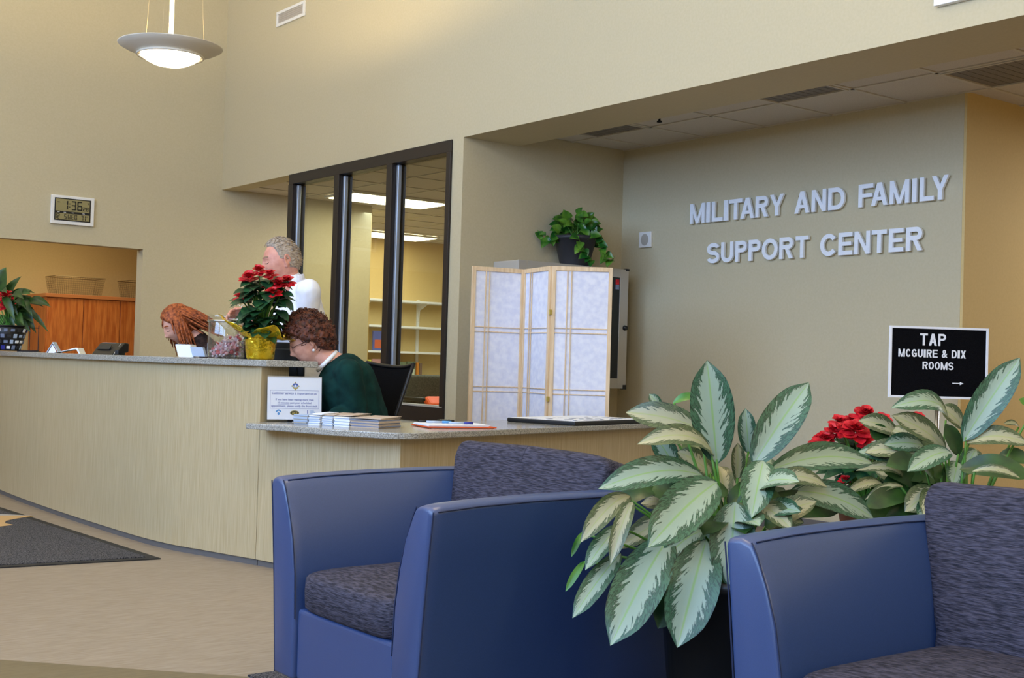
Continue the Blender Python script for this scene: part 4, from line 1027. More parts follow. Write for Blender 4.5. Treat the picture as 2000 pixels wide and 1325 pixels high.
# tent cards
t = thing('tent_card', 'upright folded white tent card on the raised counter', 'card', (2.80, 9.12, 1.11))
c0 = V((2.83, 9.12, 1.11)); u_ = R0
obj('card', MB().extr([c0-u_*.045, c0-u_*.040, c0+Z*.068, c0+u_*.040, c0+u_*.045, c0+Z*.078], FH*.07), 'bluepaper', t)
obj('inner_face', MB().extr([c0-u_*.032+FH*.001, c0+u_*.032+FH*.001, c0+Z*.058+FH*.001], FH*.004), 'paper', t)
t = thing('folded_leaflet', 'white leaflet lying folded beside the upright tent card', 'leaflet', (2.88, 8.92, 1.11))
c0 = V((2.87, 8.93, 1.11))
obj('sheet', MB().extr([c0-u_*.09, c0+u_*.06+Z*.040, c0+u_*.075+Z*.040, c0+u_*.095, c0+u_*.085, c0+u_*.066+Z*.03, c0+u_*.055+Z*.03, c0-u_*.08+Z*.004], FH*.12), 'paper', t)

# desk phone
pc_ = V((2.94, 8.25, 1.11)); f_ = (R0*-.35-FH*.94)
sx_ = Z.cross(f_)
t = thing('desk_phone', 'black desk phone with a tilted screen on the raised counter', 'phone', pc_)
tl = V((f_.x*.4, f_.y*.4, 0))
obj('body', MB().extr([pc_-sx_*.10-f_*.07, pc_-sx_*.10+f_*.07, pc_-sx_*.10+f_*.045+Z*.02, pc_-sx_*.10-f_*.02+Z*.078, pc_-sx_*.10-f_*.06+Z*.072], sx_*.165), 'black', t, bevel=.004)
obj('screen', MB().box(pc_-sx_*.03+f_*.026+Z*.05, (.10, .004, .038), (sx_, (f_*.8+Z*.6).normalized(), (Z*.8-f_*.6).normalized())), 'darkboard', t)
obj('top_strip', MB().box(pc_-sx_*.03-f_*.035+Z*.078, (.11, .03, .004), (sx_, f_, Z)), 'cabgrey', t)
obj('handset', MB().extr([pc_+sx_*.07-f_*.06+Z*.02, pc_+sx_*.07+f_*.05+Z*.0, pc_+sx_*.07+f_*.05+Z*.03, pc_+sx_*.07-f_*.02+Z*.082, pc_+sx_*.07-f_*.06+Z*.078], sx_*.03), 'black', t, bevel=.006)
obj('side_trim', MB().extr([pc_+sx_*.064+f_*.055, pc_+sx_*.064+f_*.05+Z*.012, pc_+sx_*.064-f_*.02+Z*.078, pc_+sx_*.064-f_*.026+Z*.074], sx_*.006), 'cabgrey', t)

# stack of booklets leaning in a pale blue cover, left of the jar
bc_ = V((3.09, 7.20, 1.11)); f_ = (R0*.45-FH*.9).normalized(); s_ = Z.cross(f_)
t = thing('booklet_stack', 'pale blue booklets left of the candy jar on the counter', 'booklets', bc_)
ls = (Z*.95-R0*.30).normalized()
obj('pages', MB().box(bc_+ls*.04-R0*.05+FH*.03, (.09, .14, .078), (R0, FH, ls)), 'paper', t)
obj('cover_side', MB().box(bc_+ls*.037+R0*.03-FH*.02, (.075, .05, .060), (R0, FH, ls)), 'bluepaper', t)
for k in range(4): obj('page_edge', MB().box(bc_+ls*.081-R0*(.085-.022*k)+FH*.03, (.003, .14, .004), (R0, FH, ls)), 'bluepaper', t)

# computer monitor behind the counter
mc = V((3.36, 6.72, .735)); f_ = (R0*.2+FH).normalized(); s_ = R0
t = thing('computer_monitor', 'black computer monitor behind the gold foil pot', 'monitor', mc)
obj('housing', MB().box(mc+Z*.345, (.375, .035, .27), (R0, FH, Z)), 'black', t, bevel=.006)
obj('back_cover', MB().box(mc+Z*.345-FH*.022, (.30, .02, .20), (R0, FH, Z)), 'darkboard', t, bevel=.008)
obj('stand', MB().box(mc+Z*.12-FH*.0, (.06, .03, .24), (R0, FH, Z)), 'black', t)
obj('foot', MB().box(mc+Z*.006, (.20, .15, .012), (R0, FH, Z)), 'black', t, bevel=.003)

# ------------------------------------------------------------------ things on the lower counter
ZT = .777
# acrylic sign holder
A0 = V((3.062, 6.168, ZT)); A1 = V((3.352, 6.098, ZT)); su = (A1-A0).normalized(); sn = su.cross(Z)   # sn towards the viewer
if sn.dot(EYE-A0) < 0: sn = -sn
lean = (Z*.995-sn*-.0-sn*.08).normalized(); W_ = (A1-A0).length; H_ = .245
t = thing('sign_holder', 'clear acrylic holder with a printed customer service notice on the lower counter', 'sign', A0)
P = lambda u, v, d=0: A0+su*(u*W_)+lean*(v*H_)+sn*d
def plate(mb, u0, u1, v0, v1, d0, d1): return mb.extr([P(u0, v0, d0), P(u1, v0, d0), P(u1, v1, d0), P(u0, v1, d0)], sn*(d1-d0))
sh = obj('sheet', plate(MB(), 0, 1, .06, 1, -.002, 0), 'paper', t)
obj('acrylic_panel', plate(MB(), -.005, 1.005, 0, 1.01, .0012, .0032), 'acrylic', t)
obj('acrylic_foot', MB().extr([P(0, 0, -.05), P(1, 0, -.05), P(1, 0, .02), P(0, 0, .02)], Z*.003), 'acrylic', t)
obj('top_edge', plate(MB(), 0, 1, 1.0, 1.016, -.003, .0035), 'cabgrey', t)
fr = MB(); e_ = .006
for a in ((.05, .95, .70, .705), (.05, .95, .30, .305), (.05, .053, .30, .705), (.947, .95, .30, .705)): plate(fr, *a, .0001, .0008)
obj('text_frame', fr, 'ink', sh)
def line(txt, u, v, w_, h_, m='ink', slant=0, bold=.012):
    mb = text_mb(txt, 1, P(u, v, .0004), su, (lean+su*slant).normalized(), width=w_*W_, height=h_*H_, bold=bold)
    return obj('text_line', mb, m, sh)
line('Customer service is important to us!', .49, .595, .84, .075, slant=.2)
line('If you have been waiting more than', .5, .465, .70, .058)
line('10 minutes past your scheduled', .5, .395, .62, .055)
line('appointment, please notify the front desk.', .5, .322, .86, .058)
obj('underline', plate(MB(), .19, .40, .386, .391, .0002, .0008), 'ink', sh)
def disc(u, v, ru, rv, m, d=.0005, name='logo_disc', n=24, a0=0, a1=2*PI, r_in=0):
    k = W_/H_; mb = MB()
    if r_in:
        for i in range(n):
            a, b = a0+(a1-a0)*i/n, a0+(a1-a0)*(i+1)/n
            q = [P(u+ru*r*math.cos(g), v+rv*r*math.sin(g), d) for r, g in ((r_in, a), (1, a), (1, b), (r_in, b))]
            mb.extr(q, sn*.0004)
    else: mb.extr([P(u+ru*math.cos(a0+(a1-a0)*i/n), v+rv*math.sin(a0+(a1-a0)*i/n), d) for i in range(n)], sn*.0004)
    return obj(name, mb, m, sh)
# round emblem: gold spiked ring round a blue globe with pale lettering band
star = MB(); ps = []
for i in range(16):
    a = i*PI/8; r_ = (1.25 if i % 4 == 0 else .95) if i % 2 == 0 else .8
    ps.append(P(.51+.068*r_*math.cos(a), .80+.082*r_*math.sin(a), .0003))
obj('emblem_star', star.extr(ps, sn*.0004), 'yellowink', sh)
disc(.51, .80, .056, .068, 'bluepaper', .0006, 'emblem_globe')
disc(.51, .80, .05, .062, 'ink', .0009, 'emblem_arc', a0=.25, a1=PI-.25, r_in=.55)
disc(.51, .795, .05, .062, 'yellowink', .0009, 'emblem_band', a0=PI+.3, a1=2*PI-.3, r_in=.6)
disc(.51, .805, .013, .02, 'paper', .0010, 'emblem_star')
# three small logos below
disc(.205, .215, .05, .062, 'cyan', .0005, 'logo_arc', a0=.1, a1=PI-.1, r_in=.5)
disc(.205, .185, .022, .03, 'cyan', .0005, 'logo_disc')
disc(.50, .205, .085, .055, 'yellowink', .0004, 'logo_rim')
disc(.50, .205, .078, .046, 'darkink', .0007, 'logo_oval')
mb = text_mb('ACS', 1, P(.50, .183, .0014), su, lean, width=.10*W_, height=.045*H_, bold=.03); obj('logo_text', mb, 'yellowink', sh)
obj('logo_bar', plate(MB(), .735, .748, .13, .27, .0003, .0008), 'ink', sh)
for k, w2 in enumerate((.07, .09, .08, .12)): obj('logo_line', plate(MB(), .79, .79+w2, .245-.03*k, .255-.03*k, .0003, .0008), 'cyan', sh)

# piles of leaflets along the counter edge
S0 = V((3.128, 6.000, ZT)); S1 = V((3.282, 5.665, ZT)); S2 = V((3.362, 5.49, ZT))
e1 = (S1-S0).normalized(); nin = V((-e1.y, e1.x, 0)); nin = nin if nin.x > 0 else -nin
rn = random.Random(2)
L1 = (S1-S0).length
def pile(a, w_, n, h, mats, label, dep, top=None):
    q = S0+e1*a
    t = thing('leaflet_pile', label, 'leaflets', q+e1*w_/2, 'piles of leaflets on the lower counter')
    th = h/n
    for k in range(n):
        o = rn.uniform(-.004, .004); o2 = rn.uniform(-.003, .004)
        c = q+e1*(w_/2+o)+nin*(dep/2+o2)+Z*(th*(k+.5))
        obj('leaflet', MB().box(c, (w_, dep, th*.86), (e1, nin, Z)), mats[k % len(mats)], t)
    if top:
        for k in range(3):
            a_ = rn.uniform(-.05, .05); u2 = (e1*math.cos(a_)+nin*math.sin(a_)); v2 = Z.cross(u2)
            obj('loose_leaflet', MB().box(q+e1*w_*.5+nin*(dep*.55+.01*k)+Z*(h+.003+.004*k), (w_*.93, dep*.9, .0022), (u2, (v2+Z*.03*(k-1)).normalized(), Z)), top, t)
pile(.000, .094, 9, .050, ['bluepaper', 'cabgrey', 'bluepaper'], 'pale blue leaflet pile at the left end, in front of the notice', .12, None)
pile(.104, .072, 9, .050, ['paper', 'bluepaper'], 'whitish leaflet pile second from the left on the lower counter', .15, 'paper')
pile(.188, .066, 9, .049, ['bluepaper', 'paper'], 'pale leaflet pile in the middle of the row on the lower counter', .17, 'tanpaper')
pile(.266, .096, 9, .050, ['paper', 'bluepaper', 'paper'], 'blue white leaflet pile beside the brownish one on the lower counter', .19, 'tanpaper')
pile(.372, .175, 8, .042, ['tanpaper', 'inkgrey', 'tanpaper'], 'brownish newsprint pile at the right end of the leaflets', .20, 'tanpaper')

# clipboard with papers and pens
K0 = V((3.655, 5.50, ZT)); K1 = V((4.03, 5.41, ZT)); ku = (K1-K0).normalized(); kv = V((-ku.y, ku.x, 0)); kv = kv if kv.y > 0 else -kv
t = thing('clipboard', 'orange clipboard with white papers at the lower counter corner', 'clipboard', (K0+K1)/2)
B = lambda mb, u, v, z, du, dv, dz: mb.box(K0+ku*u+kv*v+Z*z, (du, dv, dz), (ku, kv, Z))
obj('board', B(MB(), .195, .13, .006, .39, .27, .007), 'orange', t, bevel=.002)
obj('under_papers', B(MB(), .20, .13, .0015, .36, .25, .003), 'paper', t)
for k in range(4): obj('paper_sheet', B(MB(), .175+.003*k, .13, .0115+.0022*k, .345, .25, .0015), 'paper', t)
obj('clip', B(MB(), .19, .245, .026, .10, .02, .018), 'black', t, bevel=.004)
obj('clip_lever', B(MB(), .19, .262, .034, .06, .02, .004), 'steel', t)
def pen(q, d, label, m1, m2):
    t = thing('pen', label, 'pen', q)
    obj('barrel', MB().tube([q+Z*.006, q+d*.085+Z*.006], .0055, 8), m1, t, True)
    obj('cap', MB().tube([q+d*.085+Z*.006, q+d*.135+Z*.006], .0066, 8), m2, t, True)
zt = Z*.020
pen(K0+ku*.15+kv*.09+zt, (ku*.98-kv*.1).normalized(), 'dark blue capped pen lying on the clipboard papers', 'bluepaper', 'penblue')
pen(K0+ku*.06+kv*.19+zt, (ku*.95-kv*.2).normalized(), 'pale blue pen lying behind the capped one on the clipboard', 'bluepaper', 'cyan')
pen(K0+ku*.03+kv*.235+zt, (ku*.9+kv*.1).normalized(), 'black pen at the far edge of the clipboard', 'black', 'black')

# black edged board lying on the desk
D0 = V((4.60, 6.075, ZT)); D1 = V((4.735, 5.585, ZT)); D2 = V((5.345, 5.755, ZT)); du = (D2-D1).normalized(); dv = V((-du.y, du.x, 0))
lu = .80; lv = .50; dc = D1+du*lu/2+dv*lv/2
t = thing('display_board', 'black edged white display board lying flat on the lower counter', 'board', dc)
obj('edge_frame', MB().box(dc+Z*.013, (lu, lv, .026), (du, dv, Z)), 'black', t, bevel=.008, seg=3)
obj('face', MB().box(dc+Z*.0262, (lu-.02, lv-.02, .002), (du, dv, Z)), 'paper', t)
rn = random.Random(8)
mk = MB()
for k in range(46): mk.box(dc+Z*.0276+du*rn.uniform(-.36, .3)+dv*rn.uniform(-.2, .1), (rn.uniform(.02, .08), .012, .0008), (du, dv, Z))
obj('printed_marks', mk, 'inkgrey', t)

# ------------------------------------------------------------------ shoji screen, cabinet, letter board
Q = [V((4.976, 7.006, 0)), V((5.375, 6.93, 0)), V((5.285, 6.52, 0)), V((5.615, 6.275, 0))]
SH = 1.79
t = thing('folding_screen', 'three panel shoji folding screen of pale wood and white paper', 'screen', (Q[1]+Q[2])/2)
def panel(a, b):
    u = (b-a).normalized(); n = Z.cross(u); w_ = (b-a).length-.006; a = a+u*.003
    bx = lambda mb, u0, u1, z0, z1, th, off=0: mb.box(a+u*((u0+u1)/2)+n*off+Z*((z0+z1)/2), (u1-u0, th, z1-z0), (u, n, Z))
    fr = MB(); k = .026
    bx(fr, 0, k, .0, SH, .022); bx(fr, w_-k, w_, .0, SH, .022); bx(fr, k, w_-k, SH-.03, SH, .022); bx(fr, k, w_-k, .06, .11, .022)
    f = obj('panel_frame', fr, 'pine', t, bevel=.0015, seg=1)
    obj('paper', bx(MB(), k, w_-k, .11, SH-.03, .003), 'shoji', f)
    n_toward = 1 if n.dot(EYE-a) > 0 else -1
    for side in (n_toward,):
        for z in (1.36, .95, .545, .14+.0):
            for dz in (-.016, .016):
                if z > .2: obj('lattice_rail', bx(MB(), k, w_-k, z+dz-.003, z+dz+.003, .006, side*.005), 'pine', f)
        for dx in (-.014, .014): obj('lattice_stile', bx(MB(), w_*.29+dx-.003, w_*.29+dx+.003, .11, SH-.03, .006, side*.0075), 'pine', f)
for i in range(3): panel(Q[i], Q[i+1])
for z in (1.48, .9, .3):
    obj('hinge', MB().box(Q[2]+V((-.012, -.012, z)), (.02, .012, .035)), 'yellowink', t, bevel=.002)

t = thing('wall_cabinet', 'light grey wall cabinet with a dark panel behind the screen', 'cabinet', (6.28, 7.6, .955))
cx0, cx1, cz0, cz1, cy = 5.72, 6.835, .955, 1.91, 7.45
obj('carcass', MB().box2((cx0, cy+.02, cz0), (cx1, YA, cz1)), 'cabgrey', t, bevel=.01)
fr = MB().box2((cx0, cy, cz0), (cx0+.09, cy+.02, cz1)).box2((cx1-.09, cy, cz0), (cx1, cy+.02, cz1)).box2((cx0+.09, cy, cz1-.07), (cx1-.09, cy+.02, cz1)).box2((cx0+.09, cy, cz0), (cx1-.09, cy+.02, cz0+.08))
obj('door_frame', fr, 'cabgrey', t, bevel=.003)
obj('dark_panel', MB().box2((cx0+.09, cy+.004, cz0+.08), (cx1-.09, cy+.018, cz1-.07)), 'darkboard', t)
for zz in (cz0, cz1): obj('corner_guard', MB().box2((cx1-.035, cy-.004, zz-.012 if zz == cz1 else zz-.006), (cx1+.005, cy+.03, zz+.006 if zz == cz1 else zz+.03)), 'black', t, bevel=.003)
obj('knob', MB().tube([(cx1-.03, cy, 1.44), (cx1-.03, cy-.025, 1.44)], [.022, .016], 14), 'black', t, True)
obj('sticker', MB().box2((cx1-.135, cy+.001, 1.785), (cx1-.100, cy+.004, 1.825)), 'red', t)
obj('sticker', MB().box2((cx1-.135, cy+.001, 1.745), (cx1-.100, cy+.004, 1.783)), 'inkgrey', t)

# letter board on a chrome stand
bu = (R0*.9975+FH*.07).normalized(); bn = -Z.cross(bu); bn = bn if bn.dot(EYE-V((6.3, 4.2, 1.1))) > 0 else -bn
b0 = V((6.088, 4.418, 1.0)); bw, bh = .582, .412
t = thing('letter_board', 'black letter board sign with white frame on a chrome stand', 'sign', (6.32, 4.24, 0))
PB = lambda u, v, d=0: b0+bu*u+Z*v+bn*d
def bplate(mb, u0, u1, v0, v1, d0, d1): return mb.extr([PB(u0, v0, d0), PB(u1, v0, d0), PB(u1, v1, d0), PB(u0, v1, d0)], bn*(d1-d0))
fr = MB(); k = .013
bplate(fr, 0, bw, 0, k, -.012, .008); bplate(fr, 0, bw, bh-k, bh, -.012, .008); bplate(fr, 0, k, k, bh-k, -.012, .008); bplate(fr, bw-k, bw, k, bh-k, -.012, .008)
obj('frame', fr, 'paper', t, bevel=.001, seg=1)
bd = obj('felt_board', bplate(MB(), k, bw-k, k, bh-k, -.010, .0), 'softblack', t)
gr = MB()
for i in range(1, 40): bplate(gr, k, bw-k, k+(bh-2*k)*i/40-.0008, k+(bh-2*k)*i/40+.0008, 0, .0012)
obj('grooves', gr, 'softblack', bd)
def bline(txt, u0, u1, v0, v1):
    h_ = v1-v0; adv = {'I': .26, 'M': .82, ' ': .30, '&': .72}; tot = sum(adv.get(c_, .64)+.13 for c_ in txt)-.13; k_ = (u1-u0)/tot; x = u0
    for c_ in txt:
        w_ = adv.get(c_, .64)*k_
        if c_ == '&': obj('letter', text_mb('&', 1, PB(x+w_/2, v0, .004), bu, Z, depth=.003, width=w_, height=h_, bold=.014), 'paper', bd)
        elif c_ != ' ': obj('letter', glyph(c_, PB(x, v0, .0005), bu, Z, w_, h_, h_*.17 if c_ != 'I' else w_, bn*.004), 'paper', bd, fix=False)
        x += w_+.13*k_
s_ = bw/1250; ub = lambda px: (px-105)*s_; vb = lambda py: bh-(py-92)*bh/915
bline('TAP', ub(487), ub(815), vb(333), vb(180))
bline('MCGUIRE & DIX', ub(218), ub(1070), vb(485), vb(384))
bline('ROOMS', ub(527), ub(917), vb(638), vb(540))
ar = MB().extr([PB(ub(910), vb(812), 0), PB(ub(1005), vb(812), 0), PB(ub(1005), vb(826), 0), PB(ub(1050), vb(806), 0), PB(ub(1005), vb(788), 0), PB(ub(1005), vb(800), 0), PB(ub(910), vb(800), 0)], bn*.004)
obj('arrow', ar, 'paper', bd)
pq = PB(bw/2, 0, -.004)
obj('post', MB().tube([V((pq.x, pq.y, .02)), V((pq.x, pq.y, 1.01))], .014, 14), 'steel', t, True)
obj('base', MB().lathe([(.16, 0), (.165, .008), (.15, .018), (.02, .028)], (pq.x, pq.y, 0), 36), 'steel', t, True)

# ------------------------------------------------------------------ task chair behind the seated woman
hc = V((3.80, 6.46, 0)); cf = (-R0*.80-FH*.60).normalized(); cs = Z.cross(cf)
t = thing('task_chair', 'black mesh task chair behind the woman in green', 'chair', hc)
def bfn(u, v):
    q = (u-.5)*2; wd = .215+.035*math.sin(v*PI*.55)+.02*v
    return hc-cf*(.10+.05*v*v+.10*v-.05*q*q)+cs*(q*wd)+Z*(.57+v*(.53-.012*(1-q*q)+.01*q*q))
obj('mesh_back', MB().grid(bfn, 16, 14), 'softblack', t, True, solid=.008)
ring = [bfn(u, 1) for u in [k/10 for k in range(11)]]+[bfn(1, 1-k/10) for k in range(1, 11)]+[bfn(1-k/10, 0) for k in range(1, 11)]+[bfn(0, k/10) for k in range(1, 11)]
obj('back_frame', MB().tube(ring, .012, 8, False), 'black', t, True)
obj('seat', puff(hc+cf*.12+Z*.43, (.48, .48, .08), (cf, cs, Z), .05, 5), 'softblack', t, True)
obj('spine', MB().tube([hc-cf*.14+Z*.80, hc-cf*.16+Z*.6, hc-cf*.02+Z*.44], .022, 8), 'black', t, True)
obj('gas_column', MB().tube([hc+cf*.1+Z*.10, hc+cf*.1+Z*.42], .028, 12), 'steel', t, True)
for k in range(5):
    a = k*2*PI/5; d = V((math.cos(a), math.sin(a), 0)); b0_ = hc+cf*.1
    obj('base_arm', MB().tube([b0_+Z*.11, b0_+d*.27+Z*.075], [.024, .016], 8), 'black', t, True)
    obj('castor', MB().ball(b0_+d*.27+Z*.03, (.03, .03, .03), 10, 8), 'black', t, True)
for s in (1, -1): obj('armrest', MB().tube([hc+cf*.05+cs*s*.26+Z*.47, hc+cf*.05+cs*s*.28+Z*.64, hc+cf*.25+cs*s*.28+Z*.65], .016, 8), 'black', t, True)

# ------------------------------------------------------------------ people
def chain(mb, pts, dens=.35, ax=None):
    """pts: list of (point, r) or (point, (ra, rb, rc)); overlapping balls fused later by the voxel remesh"""
    for (a, ra), (b, rb) in zip(pts[:-1], pts[1:]):
        a = V(a); b = V(b)
        r0 = V((ra, ra, ra)) if not isinstance(ra, tuple) else V(ra); r1 = V((rb, rb, rb)) if not isinstance(rb, tuple) else V(rb)
        n = max(2, int(math.ceil((b-a).length/(dens*min(min(r0), min(r1))))))
        for k in range(n+1):
            u = k/n; r = r0.lerp(r1, u); mb.ball(a.lerp(b, u), (r.x, r.y, r.z), 14, 10, ax)
    return mb
def voxel(name, mb, m, size, smooth, parent, noise_amp=0, noise_scale=8, label=None):
    org = root_loc(parent)
    me = mesh_of('tmp', mb, m, True, org)
    o = bpy.data.objects.new('tmp', me); C.objects.link(o)
    r = o.modifiers.new('r', 'REMESH'); r.mode = 'VOXEL'; r.voxel_size = size; r.use_smooth_shade = True
    s = o.modifiers.new('s', 'SMOOTH'); s.iterations = smooth; s.factor = .5
    dg = bpy.context.evaluated_depsgraph_get()
    res = bpy.data.meshes.new_from_object(o.evaluated_get(dg))
    bpy.data.objects.remove(o)
    res.name = name; res.materials.clear(); res.materials.append(M[m] if isinstance(m, str) else m); res.shade_smooth()
    if noise_amp:
        for v in res.vertices:
            p = v.co*noise_scale; n_ = noise.noise(p)+.5*noise.noise(p*2.3)
            v.co += v.normal*(n_*noise_amp)
    o = bpy.data.objects.new(name, res); C.objects.link(o); o.parent = parent
    if label: o['label'] = label
    return o
def g2(y, z, y0, z0, sy, sz): return math.exp(-((y-y0)/sy)**2-((z-z0)/sz)**2)
def head_pt(d):
    """unit direction (forward, left, up) -> point on a head 0.235 m tall"""
    x, y, z = d[0]*.098, d[1]*.076, d[2]*.118
    if z < 0:
        q = -z/.118; y *= 1-.27*q**1.6; x *= 1-(.05 if d[0] > 0 else .30)*q
    if d[0] > 0:
        k = min(d[0]*2.2, 1)
        x += k*(.021*g2(y, z, 0, -.030, .0115, .013)+.013*g2(y, z, 0, -.004, .009, .026))
        x += k*.005*(g2(y, z, .011, -.034, .006, .007)+g2(y, z, -.011, -.034, .006, .007))
        for s in (1, -1):
            x += k*(-.011*g2(y, z, s*.031, .010, .016, .012)+.005*g2(y, z, s*.030, .031, .022, .008)+.005*g2(y, z, s*.040, -.024, .018, .020)+.006*g2(y, z, s*.031, .008, .011, .007))
        x += k*(.006*g2(y, z, 0, -.059, .022, .006)+.006*g2(y, z, 0, -.073, .019, .006)-.004*g2(y, z, 0, -.066, .022, .003)+.010*g2(y, z, 0, -.101, .02, .014))
    return V((x, y, z))
def front_dir(y, z):
    q = max(-z/.118, 0); dl = y/.076/(1-.27*q**1.6); du = z/.118
    return V((math.sqrt(max(1-dl*dl-du*du, .001)), dl, du))
class Head:
    def __init__(s, c, f, pitch, sc, roll=0):
        f = V(f).normalized(); l = Z.cross(f).normalized()
        s.f = f*math.cos(pitch)+Z*math.sin(pitch); s.l = l; s.u = s.f.cross(l); s.c = V(c); s.sc = sc
        if roll: s.l, s.u = s.l*math.cos(roll)+s.u*math.sin(roll), s.u*math.cos(roll)-s.l*math.sin(roll)
    def w(s, p): return s.c+(s.f*p[0]+s.l*p[1]+s.u*p[2])*s.sc
    def add(s, mb, nu=72, nv=56):
        fn = lambda u, v: s.w(head_pt(V((math.cos((v-.5)*PI)*math.cos(2*PI*u), math.cos((v-.5)*PI)*math.sin(2*PI*u), math.sin((v-.5)*PI)))))
        mb.grid(fn, nu, nv)
        for sd in (1, -1):   # ears
            c = s.w((-.012, sd*.073, -.004)); ax = (s.f, s.l, s.u); k = s.sc
            for i in range(14):
                a = i/13*4.6-1.2; q = s.w((-.014-.013*math.cos(a)*-1*1.0-.003, sd*(.079+.004*math.cos(a)), .004+.026*math.sin(a)))
                mb.ball(q, .0062*k, 8, 6)
            mb.ball(s.w((-.016, sd*.073, -.002)), (.014*k, .008*k, .024*k), 10, 8, ax); mb.ball(s.w((-.008, sd*.076, -.028)), .008*k, 8, 6)
        return mb
    def patch(s, y0, y1, fz0, fz1, off, n=10):
        def fn(u, v):
            y = y0+(y1-y0)*u; z = fz0(y)+(fz1(y)-fz0(y))*v; p = head_pt(front_dir(y, z)); return s.w((p.x+off*math.sin(PI*min(max(v, .0), 1))*1+.0006, p.y, p.z))
        return MB().grid(fn, n, 3)
    def face(s, t, brow='brow', lip='lip', open_=False):
        mo = s.patch(-.021, .021, lambda y: -.0665-.010*math.cos(y/.021*PI/2), lambda y: -.0665+.008*math.cos(y/.021*PI/2), .0012)
        obj('lips', mo, lip, t, True, fix=False)
        for sd in (1, -1):
            b = s.patch(sd*.014, sd*.048, lambda y: .030+.003*math.sin((abs(y)-.014)/.034*PI), lambda y: .0365+.005*math.sin((abs(y)-.014)/.034*PI), .002, 8)
            obj('eyebrow', b, brow, t, True, fix=False)
            pts = [s.w(head_pt(front_dir(sd*y, .0045-.004*math.sin((y-.017)/.029*PI)))+V((.0012, 0, 0))) for y in [.017+.029*k/8 for k in range(9)]]
            obj('lash_line', MB().tube(pts, [.0006, .0012, .0016, .0018, .0018, .0018, .0016, .0014, .0008], 5), 'dark', t, True)
    def hair(s, keys, thick, seed, amp, scale, side=None, nu=90, nv=64):
        """cap that dives under the skin outside the hairline (keys: azimuth deg -> lowest z)"""
        rnd = V((seed*7.1, seed*3.3, 0))
        def hl(az):
            for (a0, z0), (a1, z1) in zip(keys[:-1], keys[1:]):
                if az <= a1: u = (az-a0)/(a1-a0); return z0+(z1-z0)*u
            return keys[-1][1]
        def fn(u, v):
            d = V((math.cos((v-.5)*PI)*math.cos(2*PI*u), math.cos((v-.5)*PI)*math.sin(2*PI*u), math.sin((v-.5)*PI)))
            p = head_pt(d); az = math.degrees(math.atan2(abs(d.y), d.x)); e = (p.z-hl(az))/.018
            e = min(max(e, 0), 1); e = e*e*(3-2*e); th = thick(d, az) if callable(thick) else thick
            n_ = noise.noise(d*scale+rnd)+.6*noise.noise(d*scale*2.1+rnd)+.4*noise.noise(d*scale*4.3+rnd)
            h = -.012*(1-e)+e*(th+n_*amp)
            return s.w(p+d.normalized()*h)
        return MB().grid(fn, nu, nv)
def hand(mb, wrist, dirv, palm_n, curl, sc=1., thumb=1, spread=.12):
    """palm + four unequal bent fingers + a thumb from the side of the palm, as balls for the remesh"""
    d = V(dirv).normalized(); n = (V(palm_n)-d*V(palm_n).dot(d)).normalized(); s = n.cross(d)*thumb
    w = V(wrist)
    chain(mb, [(w, .024*sc), (w+d*.03*sc, .022*sc)])
    for k in range(4):
        o = (k-1.5)*.019*sc; base = w+d*(.085-.004*abs(k-1.2))*sc+s*(-o)
        chain(mb, [(w+d*.02*sc+s*(-o*.6), .0145*sc), (base, .0115*sc)])
        ln = (.040, .046, .043, .034)[k]*sc; q = base; a = curl*.6; dd = d-s*(o/sc*spread/.019*.5)
        for j, (f_, r_) in enumerate(((1, .0092), (.75, .0084), (.6, .0074))):
            a += curl*(.5 if j else .35); v = (dd*math.cos(a)+n*math.sin(a)).normalized(); e = q+v*ln*f_
            chain(mb, [(q, r_*sc), (e, r_*.93*sc)], .4); q = e
    q = w+d*.025*sc+s*.026*sc
    e = q+(d*.7+s*.55+n*.35).normalized()*.036*sc; chain(mb, [(w+d*.012*sc+s*.01*sc, .016*sc), (q, .014*sc), (e, .0105*sc)], .4)
    chain(mb, [(e, .0105*sc), (e+(d*.85+s*.1+n*.5).normalized()*.03*sc, .0085*sc)], .4)
    return mb

SH = lambda p: V(p)+V((.07, .13, .0))
# --- standing man in a white shirt, looking down
hc = SH((3.484, 6.895, 1.715))
t = thing('person', 'grey haired man in a white shirt standing behind the counter, looking down', 'person', (3.62, 6.88, 0))
mf = (-R0*.93-FH*.30).normalized(); ml = Z.cross(mf)
H = Head(hc, mf, -.20, 1.17)
pel = SH((3.60, 6.87, .98)); chest = SH((3.605, 6.865, 1.40)); nk = hc-mf*.055-Z*.10
shN = SH((3.60, 6.865, 1.53))+ml*.19-mf*.02; shF = SH((3.60, 6.865, 1.53))-ml*.19-mf*.02
elN = SH((3.585, 6.73, 1.25))+ml*.03; wrN = SH((3.345, 6.83, 1.315)); elF = SH((3.47, 7.02, 1.27)); wrF = SH((3.265, 6.87, 1.375))
ax = (ml, mf, Z)
b = MB(); H.add(b)
chain(b, [(hc-mf*.02-Z*.09, .058), (nk, .062), (V((nk.x, nk.y, 1.56)), .066), (chest+Z*.08, .085)])
chain(b, [(pel, (.15, .11, .11)), (pel+Z*.2, (.14, .11, .11)), (chest, (.15, .105, .12)), (chest+Z*.10, (.13, .08, .07))], .35, ax)
for sh, el, wr in ((shN, elN, wrN), (shF, elF, wrF)): chain(b, [(sh, .05), (el, .04), (wr, .026)])
for s in (1, -1):
    hp = pel+ml*.09*s-Z*.05; kn = V((hp.x, hp.y, .50)); an = V((hp.x+.01, hp.y+.01, .09))
    chain(b, [(hp, .078), (kn, .052), (an, .036)])
    chain(b, [(an-Z*.05+mf*.0, .036), (an-Z*.052+mf*.16, .032)])
